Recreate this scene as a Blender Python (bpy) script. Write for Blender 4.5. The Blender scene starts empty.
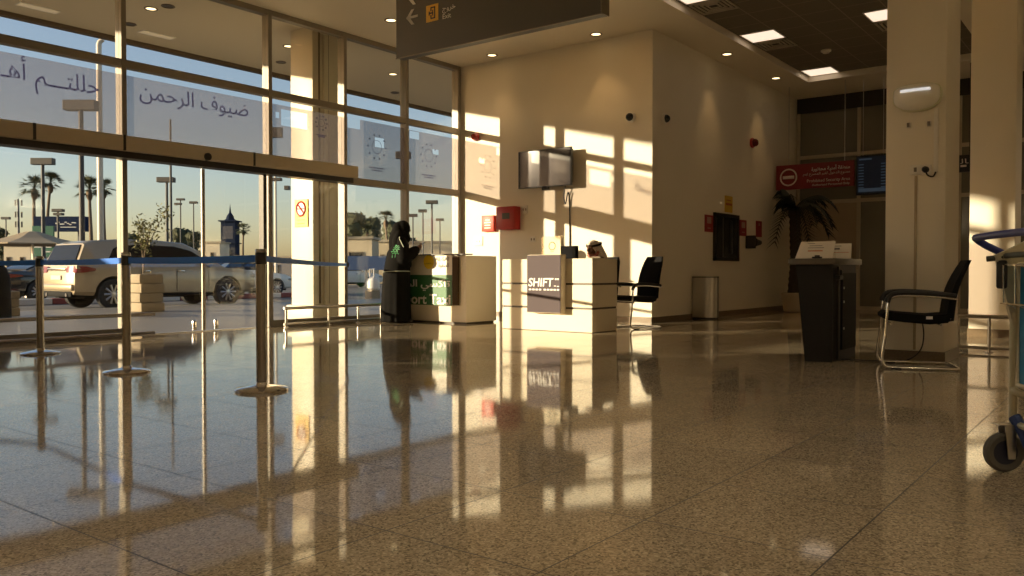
import bpy, bmesh, math, random
from mathutils import Vector, Matrix
R = math.radians
random.seed(7)
SC = bpy.context.scene
COL = SC.collection
PI = math.pi
# ------------------------------------------------------------------ camera numbers
F = 829.0; HC = 0.83
A = math.atan2(635, 829); TH = math.atan(16 / 829)
FWD = Vector((math.cos(A) * math.cos(TH), math.sin(A) * math.cos(TH), -math.sin(TH)))
RGT = Vector((math.sin(A), -math.cos(A), 0))
UPV = RGT.cross(FWD)
CAM = Vector((0, 0, HC))
def ray(px, py):
    return FWD + RGT * ((px - 512) / F) + UPV * ((288 - py) / F)
def on_x(px, py, X):
    d = ray(px, py); return CAM + d * (X / d.x)
def on_y(px, py, Y):
    d = ray(px, py); return CAM + d * (Y / d.y)
def on_z(px, py, Z):
    d = ray(px, py); return CAM + d * ((Z - HC) / d.z)
def at_d(px, D, z=0.0):          # plan position on the sight line at ground distance D
    d = ray(px, 272); d.z = 0; f = Vector((math.cos(A), math.sin(A), 0))
    p = d * (D / d.dot(f)); p.z = z; return p
def hz(py, D):                    # height of a picture row at depth D
    return HC + (272 - py) / F * D

# ------------------------------------------------------------------ materials
def S(r, g, b):
    def c(u):
        u /= 255.0
        return u / 12.92 if u <= 0.04045 else ((u + 0.055) / 1.055) ** 2.4
    return (c(r), c(g), c(b), 1.0)
_M = {}
def pm(name, col, rough=0.5, metal=0.0, var=0.06, scale=6.0, bump=0.0, bscale=60.0, spec=0.5, coat=0.0, emis=None, es=0.0, stretch=None):
    if name in _M: return _M[name]
    m = bpy.data.materials.new(name); m.use_nodes = True
    nt = m.node_tree; N = nt.nodes; L = nt.links
    p = N['Principled BSDF']
    tc = N.new('ShaderNodeTexCoord')
    src = tc.outputs['Object']
    if stretch:
        mp = N.new('ShaderNodeMapping'); mp.inputs['Scale'].default_value = stretch
        L.new(src, mp.inputs['Vector']); src = mp.outputs['Vector']
    nz = N.new('ShaderNodeTexNoise'); nz.inputs['Scale'].default_value = scale; nz.inputs['Detail'].default_value = 4
    L.new(src, nz.inputs['Vector'])
    mx = N.new('ShaderNodeMix'); mx.data_type = 'RGBA'
    c = col
    mx.inputs[6].default_value = (c[0] * (1 - var), c[1] * (1 - var), c[2] * (1 - var), 1)
    mx.inputs[7].default_value = (min(1, c[0] * (1 + var)), min(1, c[1] * (1 + var)), min(1, c[2] * (1 + var)), 1)
    L.new(nz.outputs['Fac'], mx.inputs[0]); L.new(mx.outputs[2], p.inputs['Base Color'])
    p.inputs['Roughness'].default_value = rough; p.inputs['Metallic'].default_value = metal
    p.inputs['Specular IOR Level'].default_value = spec
    p.inputs['Coat Weight'].default_value = coat
    if emis:
        p.inputs['Emission Color'].default_value = emis; p.inputs['Emission Strength'].default_value = es
    if bump:
        n2 = N.new('ShaderNodeTexNoise'); n2.inputs['Scale'].default_value = bscale; n2.inputs['Detail'].default_value = 3
        L.new(src, n2.inputs['Vector'])
        b = N.new('ShaderNodeBump'); b.inputs['Strength'].default_value = bump; b.inputs['Distance'].default_value = 0.01
        L.new(n2.outputs['Fac'], b.inputs['Height']); L.new(b.outputs['Normal'], p.inputs['Normal'])
    _M[name] = m
    return m
def glass(name, tint=(0.93, 0.95, 0.94), refl=1.0, film=0.0, filmcol=(0.8, 0.8, 0.8), rough=0.01):
    m = bpy.data.materials.new(name); m.use_nodes = True
    nt = m.node_tree; N = nt.nodes; L = nt.links; N.clear()
    out = N.new('ShaderNodeOutputMaterial')
    tr = N.new('ShaderNodeBsdfTransparent'); tr.inputs[0].default_value = (*tint, 1)
    cur = tr.outputs[0]
    if film:
        d = N.new('ShaderNodeBsdfDiffuse'); d.inputs[0].default_value = (*filmcol, 1)
        t = N.new('ShaderNodeBsdfTranslucent'); t.inputs[0].default_value = (*filmcol, 1)
        nz = N.new('ShaderNodeTexNoise'); nz.inputs['Scale'].default_value = 3.0
        mr = N.new('ShaderNodeMapRange'); mr.inputs[3].default_value = film * 0.9; mr.inputs[4].default_value = film * 1.1
        L.new(nz.outputs['Fac'], mr.inputs[0])
        dt = N.new('ShaderNodeMixShader'); dt.inputs[0].default_value = 0.5
        L.new(d.outputs[0], dt.inputs[1]); L.new(t.outputs[0], dt.inputs[2])
        mf = N.new('ShaderNodeMixShader')
        L.new(mr.outputs[0], mf.inputs[0]); L.new(cur, mf.inputs[1]); L.new(dt.outputs[0], mf.inputs[2])
        cur = mf.outputs[0]
    g = N.new('ShaderNodeBsdfGlossy'); g.inputs['Roughness'].default_value = rough
    lw = N.new('ShaderNodeLayerWeight'); lw.inputs[0].default_value = 0.5
    pw = N.new('ShaderNodeMath'); pw.operation = 'POWER'; pw.inputs[1].default_value = 5.0
    L.new(lw.outputs['Facing'], pw.inputs[0])
    mu = N.new('ShaderNodeMath'); mu.operation = 'MULTIPLY_ADD'; mu.inputs[1].default_value = 0.9 * refl; mu.inputs[2].default_value = 0.035 * refl
    L.new(pw.outputs[0], mu.inputs[0])
    mx = N.new('ShaderNodeMixShader')
    L.new(mu.outputs[0], mx.inputs[0]); L.new(cur, mx.inputs[1]); L.new(g.outputs[0], mx.inputs[2])
    L.new(mx.outputs[0], out.inputs[0])
    return m
def emit(name, col, s):
    return pm(name, col, 0.6, 0, 0.02, emis=col, es=s)

def floor_mat():
    m = bpy.data.materials.new('polished_granite'); m.use_nodes = True
    nt = m.node_tree; N = nt.nodes; L = nt.links; p = N['Principled BSDF']
    g = N.new('ShaderNodeNewGeometry')
    def noise(s, d=2):
        n = N.new('ShaderNodeTexNoise'); n.inputs['Scale'].default_value = s; n.inputs['Detail'].default_value = d
        L.new(g.outputs['Position'], n.inputs['Vector']); return n
    vo = N.new('ShaderNodeTexVoronoi'); vo.inputs['Scale'].default_value = 150
    L.new(g.outputs['Position'], vo.inputs['Vector'])
    sep = N.new('ShaderNodeSeparateColor'); L.new(vo.outputs['Color'], sep.inputs[0])
    cr = N.new('ShaderNodeValToRGB')
    e = cr.color_ramp.elements
    e[0].position = 0.0; e[0].color = (0.10, 0.081, 0.055, 1)
    e[1].position = 1.0; e[1].color = (0.36, 0.30, 0.21, 1)
    for pos, c in ((0.16, (0.15, 0.122, 0.083, 1)), (0.3, (0.20, 0.164, 0.112, 1)), (0.62, (0.25, 0.205, 0.143, 1)), (0.85, (0.29, 0.24, 0.168, 1))):
        k = e.new(pos); k.color = c
    L.new(sep.outputs[0], cr.inputs[0])
    n1 = noise(2.2, 3)
    # tile tone and joints
    spx = N.new('ShaderNodeSeparateXYZ'); L.new(g.outputs['Position'], spx.inputs[0])
    def mth(op, a, b=None):
        x = N.new('ShaderNodeMath'); x.operation = op
        if isinstance(a, (int, float)): x.inputs[0].default_value = a
        else: L.new(a, x.inputs[0])
        if b is not None:
            if isinstance(b, (int, float)): x.inputs[1].default_value = b
            else: L.new(b, x.inputs[1])
        return x.outputs[0]
    T = 0.605
    ux = mth('DIVIDE', mth('SUBTRACT', spx.outputs[0], 2.46), T); uy = mth('DIVIDE', mth('SUBTRACT', spx.outputs[1], 0.72), T)
    fx = mth('FRACT', ux); fy = mth('FRACT', uy)
    def edge(f): return mth('MINIMUM', f, mth('SUBTRACT', 1.0, f))
    dd = mth('MULTIPLY', mth('MINIMUM', edge(fx), edge(fy)), T)
    joint = mth('LESS_THAN', dd, 0.0026)
    cmb = N.new('ShaderNodeCombineXYZ'); L.new(mth('FLOOR', ux), cmb.inputs[0]); L.new(mth('FLOOR', uy), cmb.inputs[1])
    wn = N.new('ShaderNodeTexWhiteNoise'); wn.noise_dimensions = '3D'; L.new(cmb.outputs[0], wn.inputs['Vector'])
    tone = mth('ADD', mth('MULTIPLY', wn.outputs['Value'], 0.3), 1.75)
    tone2 = mth('MULTIPLY', tone, mth('ADD', mth('MULTIPLY', n1.outputs['Fac'], 0.3), 0.85))
    mul = N.new('ShaderNodeMix'); mul.data_type = 'RGBA'; mul.blend_type = 'MULTIPLY'; mul.inputs[0].default_value = 1
    L.new(cr.outputs[0], mul.inputs[6]); L.new(tone2, mul.inputs[7])
    mj = N.new('ShaderNodeMix'); mj.data_type = 'RGBA'; mj.inputs[7].default_value = (0.03, 0.022, 0.013, 1)
    L.new(joint, mj.inputs[0]); L.new(mul.outputs[2], mj.inputs[6])
    L.new(mj.outputs[2], p.inputs['Base Color'])
    n3 = noise(1.3, 3)
    mr = N.new('ShaderNodeMapRange'); mr.inputs[3].default_value = 0.035; mr.inputs[4].default_value = 0.075
    L.new(n3.outputs['Fac'], mr.inputs[0])
    ro = mth('ADD', mr.outputs[0], mth('MULTIPLY', joint, 0.4)); L.new(ro, p.inputs['Roughness'])
    p.inputs['IOR'].default_value = 1.46
    nb = noise(5.0, 1)
    b = N.new('ShaderNodeBump'); b.inputs['Strength'].default_value = 0.02; b.inputs['Distance'].default_value = 0.01
    L.new(nb.outputs['Fac'], b.inputs['Height']); L.new(b.outputs['Normal'], p.inputs['Normal'])
    return m
def grid_mat(name, c1, c2, sx, sy, w, rough=0.7, off=(0, 0), plane='XY'):
    m = bpy.data.materials.new(name); m.use_nodes = True
    nt = m.node_tree; N = nt.nodes; L = nt.links; p = N['Principled BSDF']
    g = N.new('ShaderNodeNewGeometry'); s = N.new('ShaderNodeSeparateXYZ'); L.new(g.outputs['Position'], s.inputs[0])
    def mth(op, a, b=None):
        x = N.new('ShaderNodeMath'); x.operation = op
        for i, q in enumerate((a, b)):
            if q is None: continue
            if isinstance(q, (int, float)): x.inputs[i].default_value = q
            else: L.new(q, x.inputs[i])
        return x.outputs[0]
    ix = {'X': 0, 'Y': 1, 'Z': 2}
    def e(o, sz, of):
        f = mth('FRACT', mth('DIVIDE', mth('SUBTRACT', o, of), sz))
        return mth('MULTIPLY', mth('MINIMUM', f, mth('SUBTRACT', 1.0, f)), sz)
    d = mth('MINIMUM', e(s.outputs[ix[plane[0]]], sx, off[0]), e(s.outputs[ix[plane[1]]], sy, off[1]))
    j = mth('LESS_THAN', d, w)
    nz = N.new('ShaderNodeTexNoise'); nz.inputs['Scale'].default_value = 30; nz.inputs['Detail'].default_value = 5
    L.new(g.outputs['Position'], nz.inputs['Vector'])
    ma = N.new('ShaderNodeMix'); ma.data_type = 'RGBA'
    ma.inputs[6].default_value = tuple(c * 0.85 for c in c1[:3]) + (1,); ma.inputs[7].default_value = tuple(min(1, c * 1.15) for c in c1[:3]) + (1,)
    L.new(nz.outputs['Fac'], ma.inputs[0])
    mj = N.new('ShaderNodeMix'); mj.data_type = 'RGBA'; mj.inputs[7].default_value = c2
    L.new(j, mj.inputs[0]); L.new(ma.outputs[2], mj.inputs[6]); L.new(mj.outputs[2], p.inputs['Base Color'])
    p.inputs['Roughness'].default_value = rough
    return m

MF = floor_mat()
PAINT = pm('cream_wall_paint', (0.79, 0.735, 0.62, 1), 0.5, 0, 0.03, 1.5, 0.05, 90, spec=0.25)
CEILP = pm('cream_ceiling_paint', (0.80, 0.735, 0.61, 1), 0.6, 0, 0.03, 1.5)
SKIRT = pm('brown_stone_skirting', (0.16, 0.115, 0.07, 1), 0.3, 0, 0.3, 60)
ALU = pm('bronze_grey_aluminium', (0.26, 0.23, 0.18, 1), 0.45, 0.15, 0.05, 12)
ALUL = pm('beige_aluminium_cover', (0.50, 0.43, 0.31, 1), 0.45, 0.0, 0.05, 12)
DARK = pm('dark_frame_metal', (0.03, 0.027, 0.023, 1), 0.4, 0.3)
CHROME = pm('polished_chrome', (0.75, 0.73, 0.70, 1), 0.12, 1.0, 0.03)
STEEL = pm('brushed_steel', (0.55, 0.52, 0.47, 1), 0.28, 1.0, 0.08, 40, stretch=(1, 1, 0.05))
BLACKP = pm('black_plastic', (0.012, 0.012, 0.013, 1), 0.42)
BLACKF = pm('black_fabric', (0.010, 0.010, 0.011, 1), 0.9, 0, 0.25, 200, 0.3, 300, spec=0.2)
RUB = pm('black_rubber', (0.016, 0.016, 0.017, 1), 0.75)
WHITEP = pm('white_plastic', (0.78, 0.75, 0.68, 1), 0.4)
WHITE = pm('white_lettering', (0.82, 0.80, 0.76, 1), 0.55)
REDP = pm('red_enamel', (0.42, 0.018, 0.018, 1), 0.4)
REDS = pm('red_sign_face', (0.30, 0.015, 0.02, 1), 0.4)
YEL = pm('yellow_sign_face', (0.85, 0.52, 0.03, 1), 0.45)
GLASS = glass('clear_glass', (0.95, 0.965, 0.955), 0.9)
FILM = glass('etched_film', (0.58, 0.535, 0.545), 0.4, 0.28, (0.30, 0.29, 0.315))
FILMTXT = glass('blue_grey_film_lettering', (0.60, 0.57, 0.72), 0.3, 0.42, (0.16, 0.17, 0.36))
CAPLEN = emit('warm_lamp_lens', (1.0, 0.74, 0.38, 1), 1.6)

# ------------------------------------------------------------------ mesh helpers
def nb(): return bmesh.new()
def box(b, lo, hi, bev=0.0, seg=2, M=None):
    c = [(lo[i] + hi[i]) / 2 for i in range(3)]; s = [abs(hi[i] - lo[i]) for i in range(3)]
    r = bmesh.ops.create_cube(b, size=1.0)
    vs = r['verts']
    for v in vs: v.co = Vector((v.co.x * s[0] + c[0], v.co.y * s[1] + c[1], v.co.z * s[2] + c[2]))
    if bev:
        es = list({e for v in vs for e in v.link_edges})
        bv = min(bev, min(s) * 0.45)
        rr = bmesh.ops.bevel(b, geom=es, offset=bv, segments=seg, affect='EDGES', profile=0.5)
        vs = list({v for f in rr['faces'] for v in f.verts} | {v for v in vs if v.is_valid})
    if M is not None:
        for v in vs: v.co = M @ v.co
    return b
def loft(b, rings, cap=True, closed=False):
    vr = [[b.verts.new(p) for p in r] for r in rings]
    n = len(vr[0]); m = len(vr)
    for i in range(m if closed else m - 1):
        r0, r1 = vr[i], vr[(i + 1) % m]
        for k in range(n):
            b.faces.new((r0[k], r0[(k + 1) % n], r1[(k + 1) % n], r1[k]))
    if cap and not closed:
        b.faces.new(list(reversed(vr[0]))); b.faces.new(vr[-1])
    return b
def tube(b, pts, r, n=8, closed=False):
    pts = [Vector(p) for p in pts]; m = len(pts)
    rs = r if isinstance(r, (list, tuple)) else [r] * m
    up = None; rings = []
    for i in range(m):
        if closed: t = (pts[(i + 1) % m] - pts[i - 1]).normalized()
        elif i == 0: t = (pts[1] - pts[0]).normalized()
        elif i == m - 1: t = (pts[-1] - pts[-2]).normalized()
        else: t = (pts[i + 1] - pts[i - 1]).normalized()
        if up is None:
            up = Vector((0, 0, 1)) if abs(t.z) < 0.9 else Vector((1, 0, 0))
        s = t.cross(up).normalized(); up = s.cross(t).normalized()
        rings.append([pts[i] + (s * math.cos(2 * PI * k / n) + up * math.sin(2 * PI * k / n)) * rs[i] for k in range(n)])
    return loft(b, rings, not closed, closed)
def smooth_path(pts, k=5):
    P = [Vector(p) for p in pts]; out = []
    for i in range(len(P) - 1):
        p0 = P[max(i - 1, 0)]; p1 = P[i]; p2 = P[i + 1]; p3 = P[min(i + 2, len(P) - 1)]
        for j in range(k):
            t = j / k
            out.append(0.5 * ((2 * p1) + (p2 - p0) * t + (2 * p0 - 5 * p1 + 4 * p2 - p3) * t * t + (-p0 + 3 * p1 - 3 * p2 + p3) * t ** 3))
    out.append(P[-1]); return out
def lathe(b, prof, c=(0, 0, 0), n=24, M=None):
    rings = []
    for r, z in prof:
        r = max(r, 1e-4)
        ring = [Vector((c[0] + r * math.cos(2 * PI * k / n), c[1] + r * math.sin(2 * PI * k / n), c[2] + z)) for k in range(n)]
        if M is not None: ring = [M @ p for p in ring]
        rings.append(ring)
    return loft(b, rings)
def cyl(b, p0, p1, r, n=16): return tube(b, [p0, p1], r, n)
def prism(b, poly, fr, depth):
    """poly: 2D outline; fr: (origin, u, v); extruded along u x v by depth"""
    o, u, v = [Vector(q) for q in fr]; w = u.cross(v).normalized() * depth
    return loft(b, [[o + u * x + v * y for x, y in poly], [o + u * x + v * y + w for x, y in poly]])
def ell(cx, cy, cz, rx, ry, n=20, rot=0.0):
    ca, sa = math.cos(rot), math.sin(rot)
    return [Vector((cx + rx * math.cos(2 * PI * k / n) * ca - ry * math.sin(2 * PI * k / n) * sa,
                    cy + rx * math.cos(2 * PI * k / n) * sa + ry * math.sin(2 * PI * k / n) * ca, cz)) for k in range(n)]
def blob(b, c, r, sub=2, amp=0.15, seed=0, sq=(1, 1, 1)):
    rr = bmesh.ops.create_icosphere(b, subdivisions=sub, radius=1.0)
    rng = random.Random(seed)
    ph = [rng.uniform(0, 6.28) for _ in range(6)]
    for v in rr['verts']:
        p = v.co; k = 1 + amp * (math.sin(p.x * 4 + ph[0]) * math.sin(p.y * 4.3 + ph[1]) + 0.7 * math.sin(p.z * 5 + ph[2]) * math.sin(p.x * 6 + ph[3]))
        v.co = Vector((c[0] + p.x * k * r * sq[0], c[1] + p.y * k * r * sq[1], c[2] + p.z * k * r * sq[2]))
    return b

# ------------------------------------------------------------------ object helpers
def obj(name, b, mat, parent=None, smooth=False, world=False, weld=False):
    if weld: bmesh.ops.remove_doubles(b, verts=b.verts[:], dist=1e-4)
    bmesh.ops.recalc_face_normals(b, faces=b.faces[:])
    if parent is not None and world:
        inv = parent.matrix_basis.inverted()
        if parent.parent is not None: inv = inv @ parent.parent.matrix_basis.inverted()
        bmesh.ops.transform(b, matrix=inv, verts=b.verts[:])
    org = None
    if parent is None:
        xs = [v.co.x for v in b.verts]; ys = [v.co.y for v in b.verts]; zs = [v.co.z for v in b.verts]
        org = Vector(((min(xs) + max(xs)) / 2, (min(ys) + max(ys)) / 2, min(zs)))
        bmesh.ops.translate(b, vec=-org, verts=b.verts[:])
    me = bpy.data.meshes.new(name); b.to_mesh(me); b.free()
    if isinstance(mat, (list, tuple)):
        for q in mat: me.materials.append(q)
    else: me.materials.append(mat)
    o = bpy.data.objects.new(name, me); COL.objects.link(o)
    if parent is not None: o.parent = parent
    if org is not None: o.location = org
    if smooth: shade(o)
    return o
def shade(o, ang=40):
    for p in o.data.polygons: p.use_smooth = True
    try: o.data.set_sharp_from_angle(angle=R(ang))
    except Exception: pass
def thing(name, label, cat, loc=(0, 0, 0), rotz=0.0, group=None):
    o = bpy.data.objects.new(name, None); COL.objects.link(o)
    o.empty_display_size = 0.1
    o.location = loc; o.rotation_euler = (0, 0, rotz)
    o.matrix_basis = Matrix.Translation(Vector(loc)) @ Matrix.Rotation(rotz, 4, 'Z')
    o['label'] = label; o['category'] = cat
    if group: o['group'] = group
    return o
def tag(o, label, cat, group=None, kind=None):
    o['label'] = label; o['category'] = cat
    if group: o['group'] = group
    if kind: o['kind'] = kind
    return o
def struct(name, b, mat, parent=None, smooth=False, world=True):
    o = obj(name, b, mat, parent, smooth, world)
    if parent is None: o['kind'] = 'structure'
    return o
def sempty(name, loc=(0, 0, 0)):
    o = bpy.data.objects.new(name, None); COL.objects.link(o); o.location = loc; o['kind'] = 'structure'
    o.matrix_basis = Matrix.Translation(Vector(loc))
    return o
def dup(root, loc, rotz=None, label=None, group=None):
    r = root.copy(); COL.objects.link(r); r.location = loc
    if rotz is not None: r.rotation_euler = (0, 0, rotz)
    r.matrix_basis = Matrix.Translation(Vector(loc)) @ Matrix.Rotation(r.rotation_euler.z, 4, 'Z')
    if label: r['label'] = label
    if group: r['group'] = group
    for ch in [c for c in COL.objects if c.parent == root]:
        c = ch.copy(); COL.objects.link(c); c.parent = r
        for g in [q for q in COL.objects if q.parent == ch]:
            d = g.copy(); COL.objects.link(d); d.parent = c
    return r
AR = {'ا': (0xFE8D, 2), 'ب': (0xFE8F, 4), 'ة': (0xFE93, 2), 'ت': (0xFE95, 4), 'ث': (0xFE99, 4), 'ج': (0xFE9D, 4), 'ح': (0xFEA1, 4), 'خ': (0xFEA5, 4),
      'د': (0xFEA9, 2), 'ذ': (0xFEAB, 2), 'ر': (0xFEAD, 2), 'ز': (0xFEAF, 2), 'س': (0xFEB1, 4), 'ش': (0xFEB5, 4), 'ص': (0xFEB9, 4), 'ض': (0xFEBD, 4),
      'ط': (0xFEC1, 4), 'ظ': (0xFEC5, 4), 'ع': (0xFEC9, 4), 'غ': (0xFECD, 4), 'ف': (0xFED1, 4), 'ق': (0xFED5, 4), 'ك': (0xFED9, 4), 'ل': (0xFEDD, 4),
      'م': (0xFEE1, 4), 'ن': (0xFEE5, 4), 'ه': (0xFEE9, 4), 'و': (0xFEED, 2), 'ي': (0xFEF1, 4), 'أ': (0xFE83, 2), 'إ': (0xFE87, 2)}
def arab(s):
    s = s.replace('لا', '\u0001'); out = []
    def joinl(c): return c == 'ـ' or (c in AR and AR[c][1] == 4)
    def joinr(c): return c == 'ـ' or c in AR or c == '\u0001'
    for i, c in enumerate(s):
        pv = i > 0 and joinl(s[i - 1]); nx = i + 1 < len(s) and joinr(s[i + 1])
        if c == '\u0001': out.append(chr(0xFEFB + (1 if pv else 0)))
        elif c in AR:
            cp, k = AR[c]
            f = 0
            if k == 4: f = 3 if (pv and nx) else 1 if pv else 2 if nx else 0
            else: f = 1 if pv else 0
            out.append(chr(cp + f))
        else: out.append(c)
    return ''.join(reversed(out))
def text(name, body, p, r, size, mat, parent=None, width=None, align='CENTER', depth=0.003, bold=0.0, world=True, shear=0.0):
    """flat lettering: p world centre of the baseline, r reading direction; 'size' = cap height"""
    c = bpy.data.curves.new(name, 'FONT'); c.body = body; c.size = size / 0.72; c.align_x = 'LEFT'; c.extrude = depth / 2; c.offset = bold; c.shear = shear
    c.resolution_u = 3
    t = bpy.data.objects.new(name, c); COL.objects.link(t)
    bpy.context.view_layer.update()
    me = bpy.data.meshes.new_from_object(t.evaluated_get(bpy.context.evaluated_depsgraph_get()))
    COL.objects.unlink(t); bpy.data.objects.remove(t); bpy.data.curves.remove(c)
    xs = [v.co.x for v in me.vertices]; x0, x1 = min(xs), max(xs)
    sx = width / (x1 - x0) if width else 1.0
    ox = {'CENTER': (x0 + x1) / 2, 'LEFT': x0, 'RIGHT': x1}[align]
    r = Vector(r).normalized(); u = Vector((0, 0, 1)); n = r.cross(u); p = Vector(p)
    b = bmesh.new(); b.from_mesh(me); bpy.data.meshes.remove(me)
    for v in b.verts:
        q = v.co.copy(); v.co = p + r * ((q.x - ox) * sx) + u * q.y + n * (q.z + depth / 2)
    return obj(name, b, mat, parent, world=True)
NX = Vector((0, -1, 0))   # reading direction on a face looking towards -X
NY = Vector((1, 0, 0))    # reading direction on a face looking towards -Y
# ================================================================== THE SETTING
XB, YR, XF, YG = 12.1, 6.4, 19.0, 10.5
ZC = 4.76
b = nb(); box(b, (-6.2, -9.2, -0.25), (19.2, 10.66, 0)); struct('floor', b, MF)
# ceiling with its tiled recess
HX0, HX1, HY0, HY1 = 7.0, 17.42, 2.35, 5.62
b = nb()
box(b, (-6.2, -9.2, ZC), (HX0, 10.7, ZC + 0.12)); box(b, (HX1, -9.2, ZC), (19.2, 10.7, ZC + 0.12))
box(b, (HX0, -9.2, ZC), (HX1, HY0, ZC + 0.12)); box(b, (HX0, HY1, ZC), (HX1, 10.7, ZC + 0.12))
ceil = struct('ceiling', b, CEILP)
TILE = grid_mat('dark_ceiling_tile', (0.17, 0.145, 0.11, 1), (0.30, 0.26, 0.20, 1), 0.6, 0.6, 0.009, 0.85, (HX1, HY1))
b = nb(); box(b, (HX0 - 0.3, HY0 - 0.3, ZC + 0.12), (HX1 + 0.3, HY1 + 0.3, ZC + 0.17)); struct('ceiling_tiles', b, TILE, ceil)
b = nb(); box(b, (-6.2, -9.2, ZC + 0.17), (19.2, 10.9, ZC + 0.5)); struct('roof_slab', b, pm('roof_concrete', (0.3, 0.28, 0.25, 1), 0.9))
# walls
b = nb(); box(b, (XB, YR, 0), (XB + 0.2, 10.7, ZC)); struct('wall_back', b, PAINT)
b = nb(); box(b, (XB + 0.2, YR, 0), (XF + 0.2, YR + 0.2, ZC)); struct('wall_right', b, PAINT)
b = nb(); box(b, (-6.2, -9.2, 0), (-6.0, 10.7, ZC)); struct('wall_rear', b, PAINT)
b = nb(); box(b, (-6.0, -9.2, 0), (19.2, -9.0, ZC)); struct('wall_side', b, PAINT)
b = nb(); box(b, (-6.0, YG, 0), (-1.3, YG + 0.2, ZC)); box(b, (-0.95, YG, 0), (2.9, YG + 0.12, 1.75)); struct('wall_left', b, PAINT)  # low wall and slot, out of view, shaped to block the low sun
b = nb(); box(b, (XB - 0.012, YR - 0.012, 0), (XB, 10.46, 0.09)); struct('baseboard_back', b, SKIRT)
b = nb(); box(b, (XB - 0.012, YR - 0.012, 0), (XF, YR, 0.09)); struct('baseboard_right', b, SKIRT)
# far glazed wall
DG = pm('dark_reflecting_glass', (0.19, 0.175, 0.135, 1), 0.09, 0, 0.1, 1.0, spec=0.6)
BRP = pm('brown_panel', (0.40, 0.31, 0.2, 1), 0.35, 0, 0.1, 3)
b = nb(); box(b, (XF + 0.12, -9.0, 0), (XF + 0.2, YR, ZC)); wf = struct('wall_far', b, BRP)
yy = [6.38, 5.06, 4.38, 3.1, 1.8, 0.5, -0.8, -2.2, -3.6, -5.0, -6.4, -7.8, -8.95]
for i in range(len(yy) - 1):
    y1, y0 = yy[i], yy[i + 1]
    w = sempty('window_%d' % (i + 10), (XF, (y0 + y1) / 2, 0))
    b = nb(); box(b, (XF, y1 - 0.07, 0), (XF + 0.12, y1, 4.42)); struct('mullion', b, ALUL, w)
    b = nb()
    for z0, z1 in ((0, 0.08), (2.36, 2.44), (3.38, 3.46)): box(b, (XF + 0.01, y0, z0), (XF + 0.11, y1 - 0.07, z1))
    struct('transom', b, ALUL, w)
    b = nb(); box(b, (XF + 0.02, y0, 4.42), (XF + 0.11, y1, ZC)); struct('head_panel', b, DARK, w)
    b = nb(); box(b, (XF + 0.05, y0, 2.44), (XF + 0.06, y1 - 0.07, 3.38)); struct('pane', b, DG, w)
    b = nb(); box(b, (XF + 0.05, y0, 3.46), (XF + 0.06, y1 - 0.07, 4.45)); struct('pane', b, DG, w)
    b = nb(); box(b, (XF + 0.05, y0, 0.08), (XF + 0.06, y1 - 0.07, 2.36)); struct('pane', b, BRP if i == 0 else DG, w)
# columns inside
def column(x0, x1, y0, y1, z1):
    c = sempty('column', ((x0 + x1) / 2, (y0 + y1) / 2, 0))
    b = nb(); box(b, (x0, y0, 0), (x1, y1, z1), 0.012, 2); struct('shaft', b, PAINT, c, True)
    b = nb(); box(b, (x0 - 0.012, y0 - 0.012, 0), (x1 + 0.012, y1 + 0.012, 0.1)); struct('skirting', b, SKIRT, c)
    return c
column(8.37, 9.05, 1.46, 1.97, ZC); column(XB, XB + 0.6, 1.32, 1.83, ZC)

# ------------------------------------------------------------------ glazed front
MUL = [-1.3, 0.8, 3.2, 5.475, 7.72, 9.19, 10.63, 12.04]
ROWS = [(2.31, 3.47), (3.57, 4.68)]
HOLES = {5: [(275.5, 112, 279, 118), (281, 111.5, 307, 127.5)], 6: [(347.5, 118.5, 360, 128.5), (374.8, 138, 384, 147.5)], 7: [(409.5, 131.5, 419, 139), (432.5, 149.5, 438.5, 154.5)]}
def film_sheet(b, x0, x1, z0, z1, holes):
    """thin film on the pane, cut round its clear rectangles"""
    hs = []
    for a0, t0, a1, t1 in holes:
        p, q = on_y(a0, (t0 + t1) / 2, YG + 0.04), on_y(a1, (t0 + t1) / 2, YG + 0.04)
        m = on_y((a0 + a1) / 2, t0, YG + 0.04); n = on_y((a0 + a1) / 2, t1, YG + 0.04)
        hs.append((max(x0, p.x), min(x1, q.x), n.z, m.z))
    xs = sorted({x0, x1, *[h[0] for h in hs], *[h[1] for h in hs]})
    zs = sorted({z0, z1, *[h[2] for h in hs], *[h[3] for h in hs]})
    for i in range(len(xs) - 1):
        for k in range(len(zs) - 1):
            cx, cz = (xs[i] + xs[i + 1]) / 2, (zs[k] + zs[k + 1]) / 2
            if any(h[0] < cx < h[1] and h[2] < cz < h[3] for h in hs): continue
            v = [b.verts.new((x, YG + 0.0385, z)) for x, z in ((xs[i], zs[k]), (xs[i + 1], zs[k]), (xs[i + 1], zs[k + 1]), (xs[i], zs[k + 1]))]
            b.faces.new(v)
WIN = {}
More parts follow.
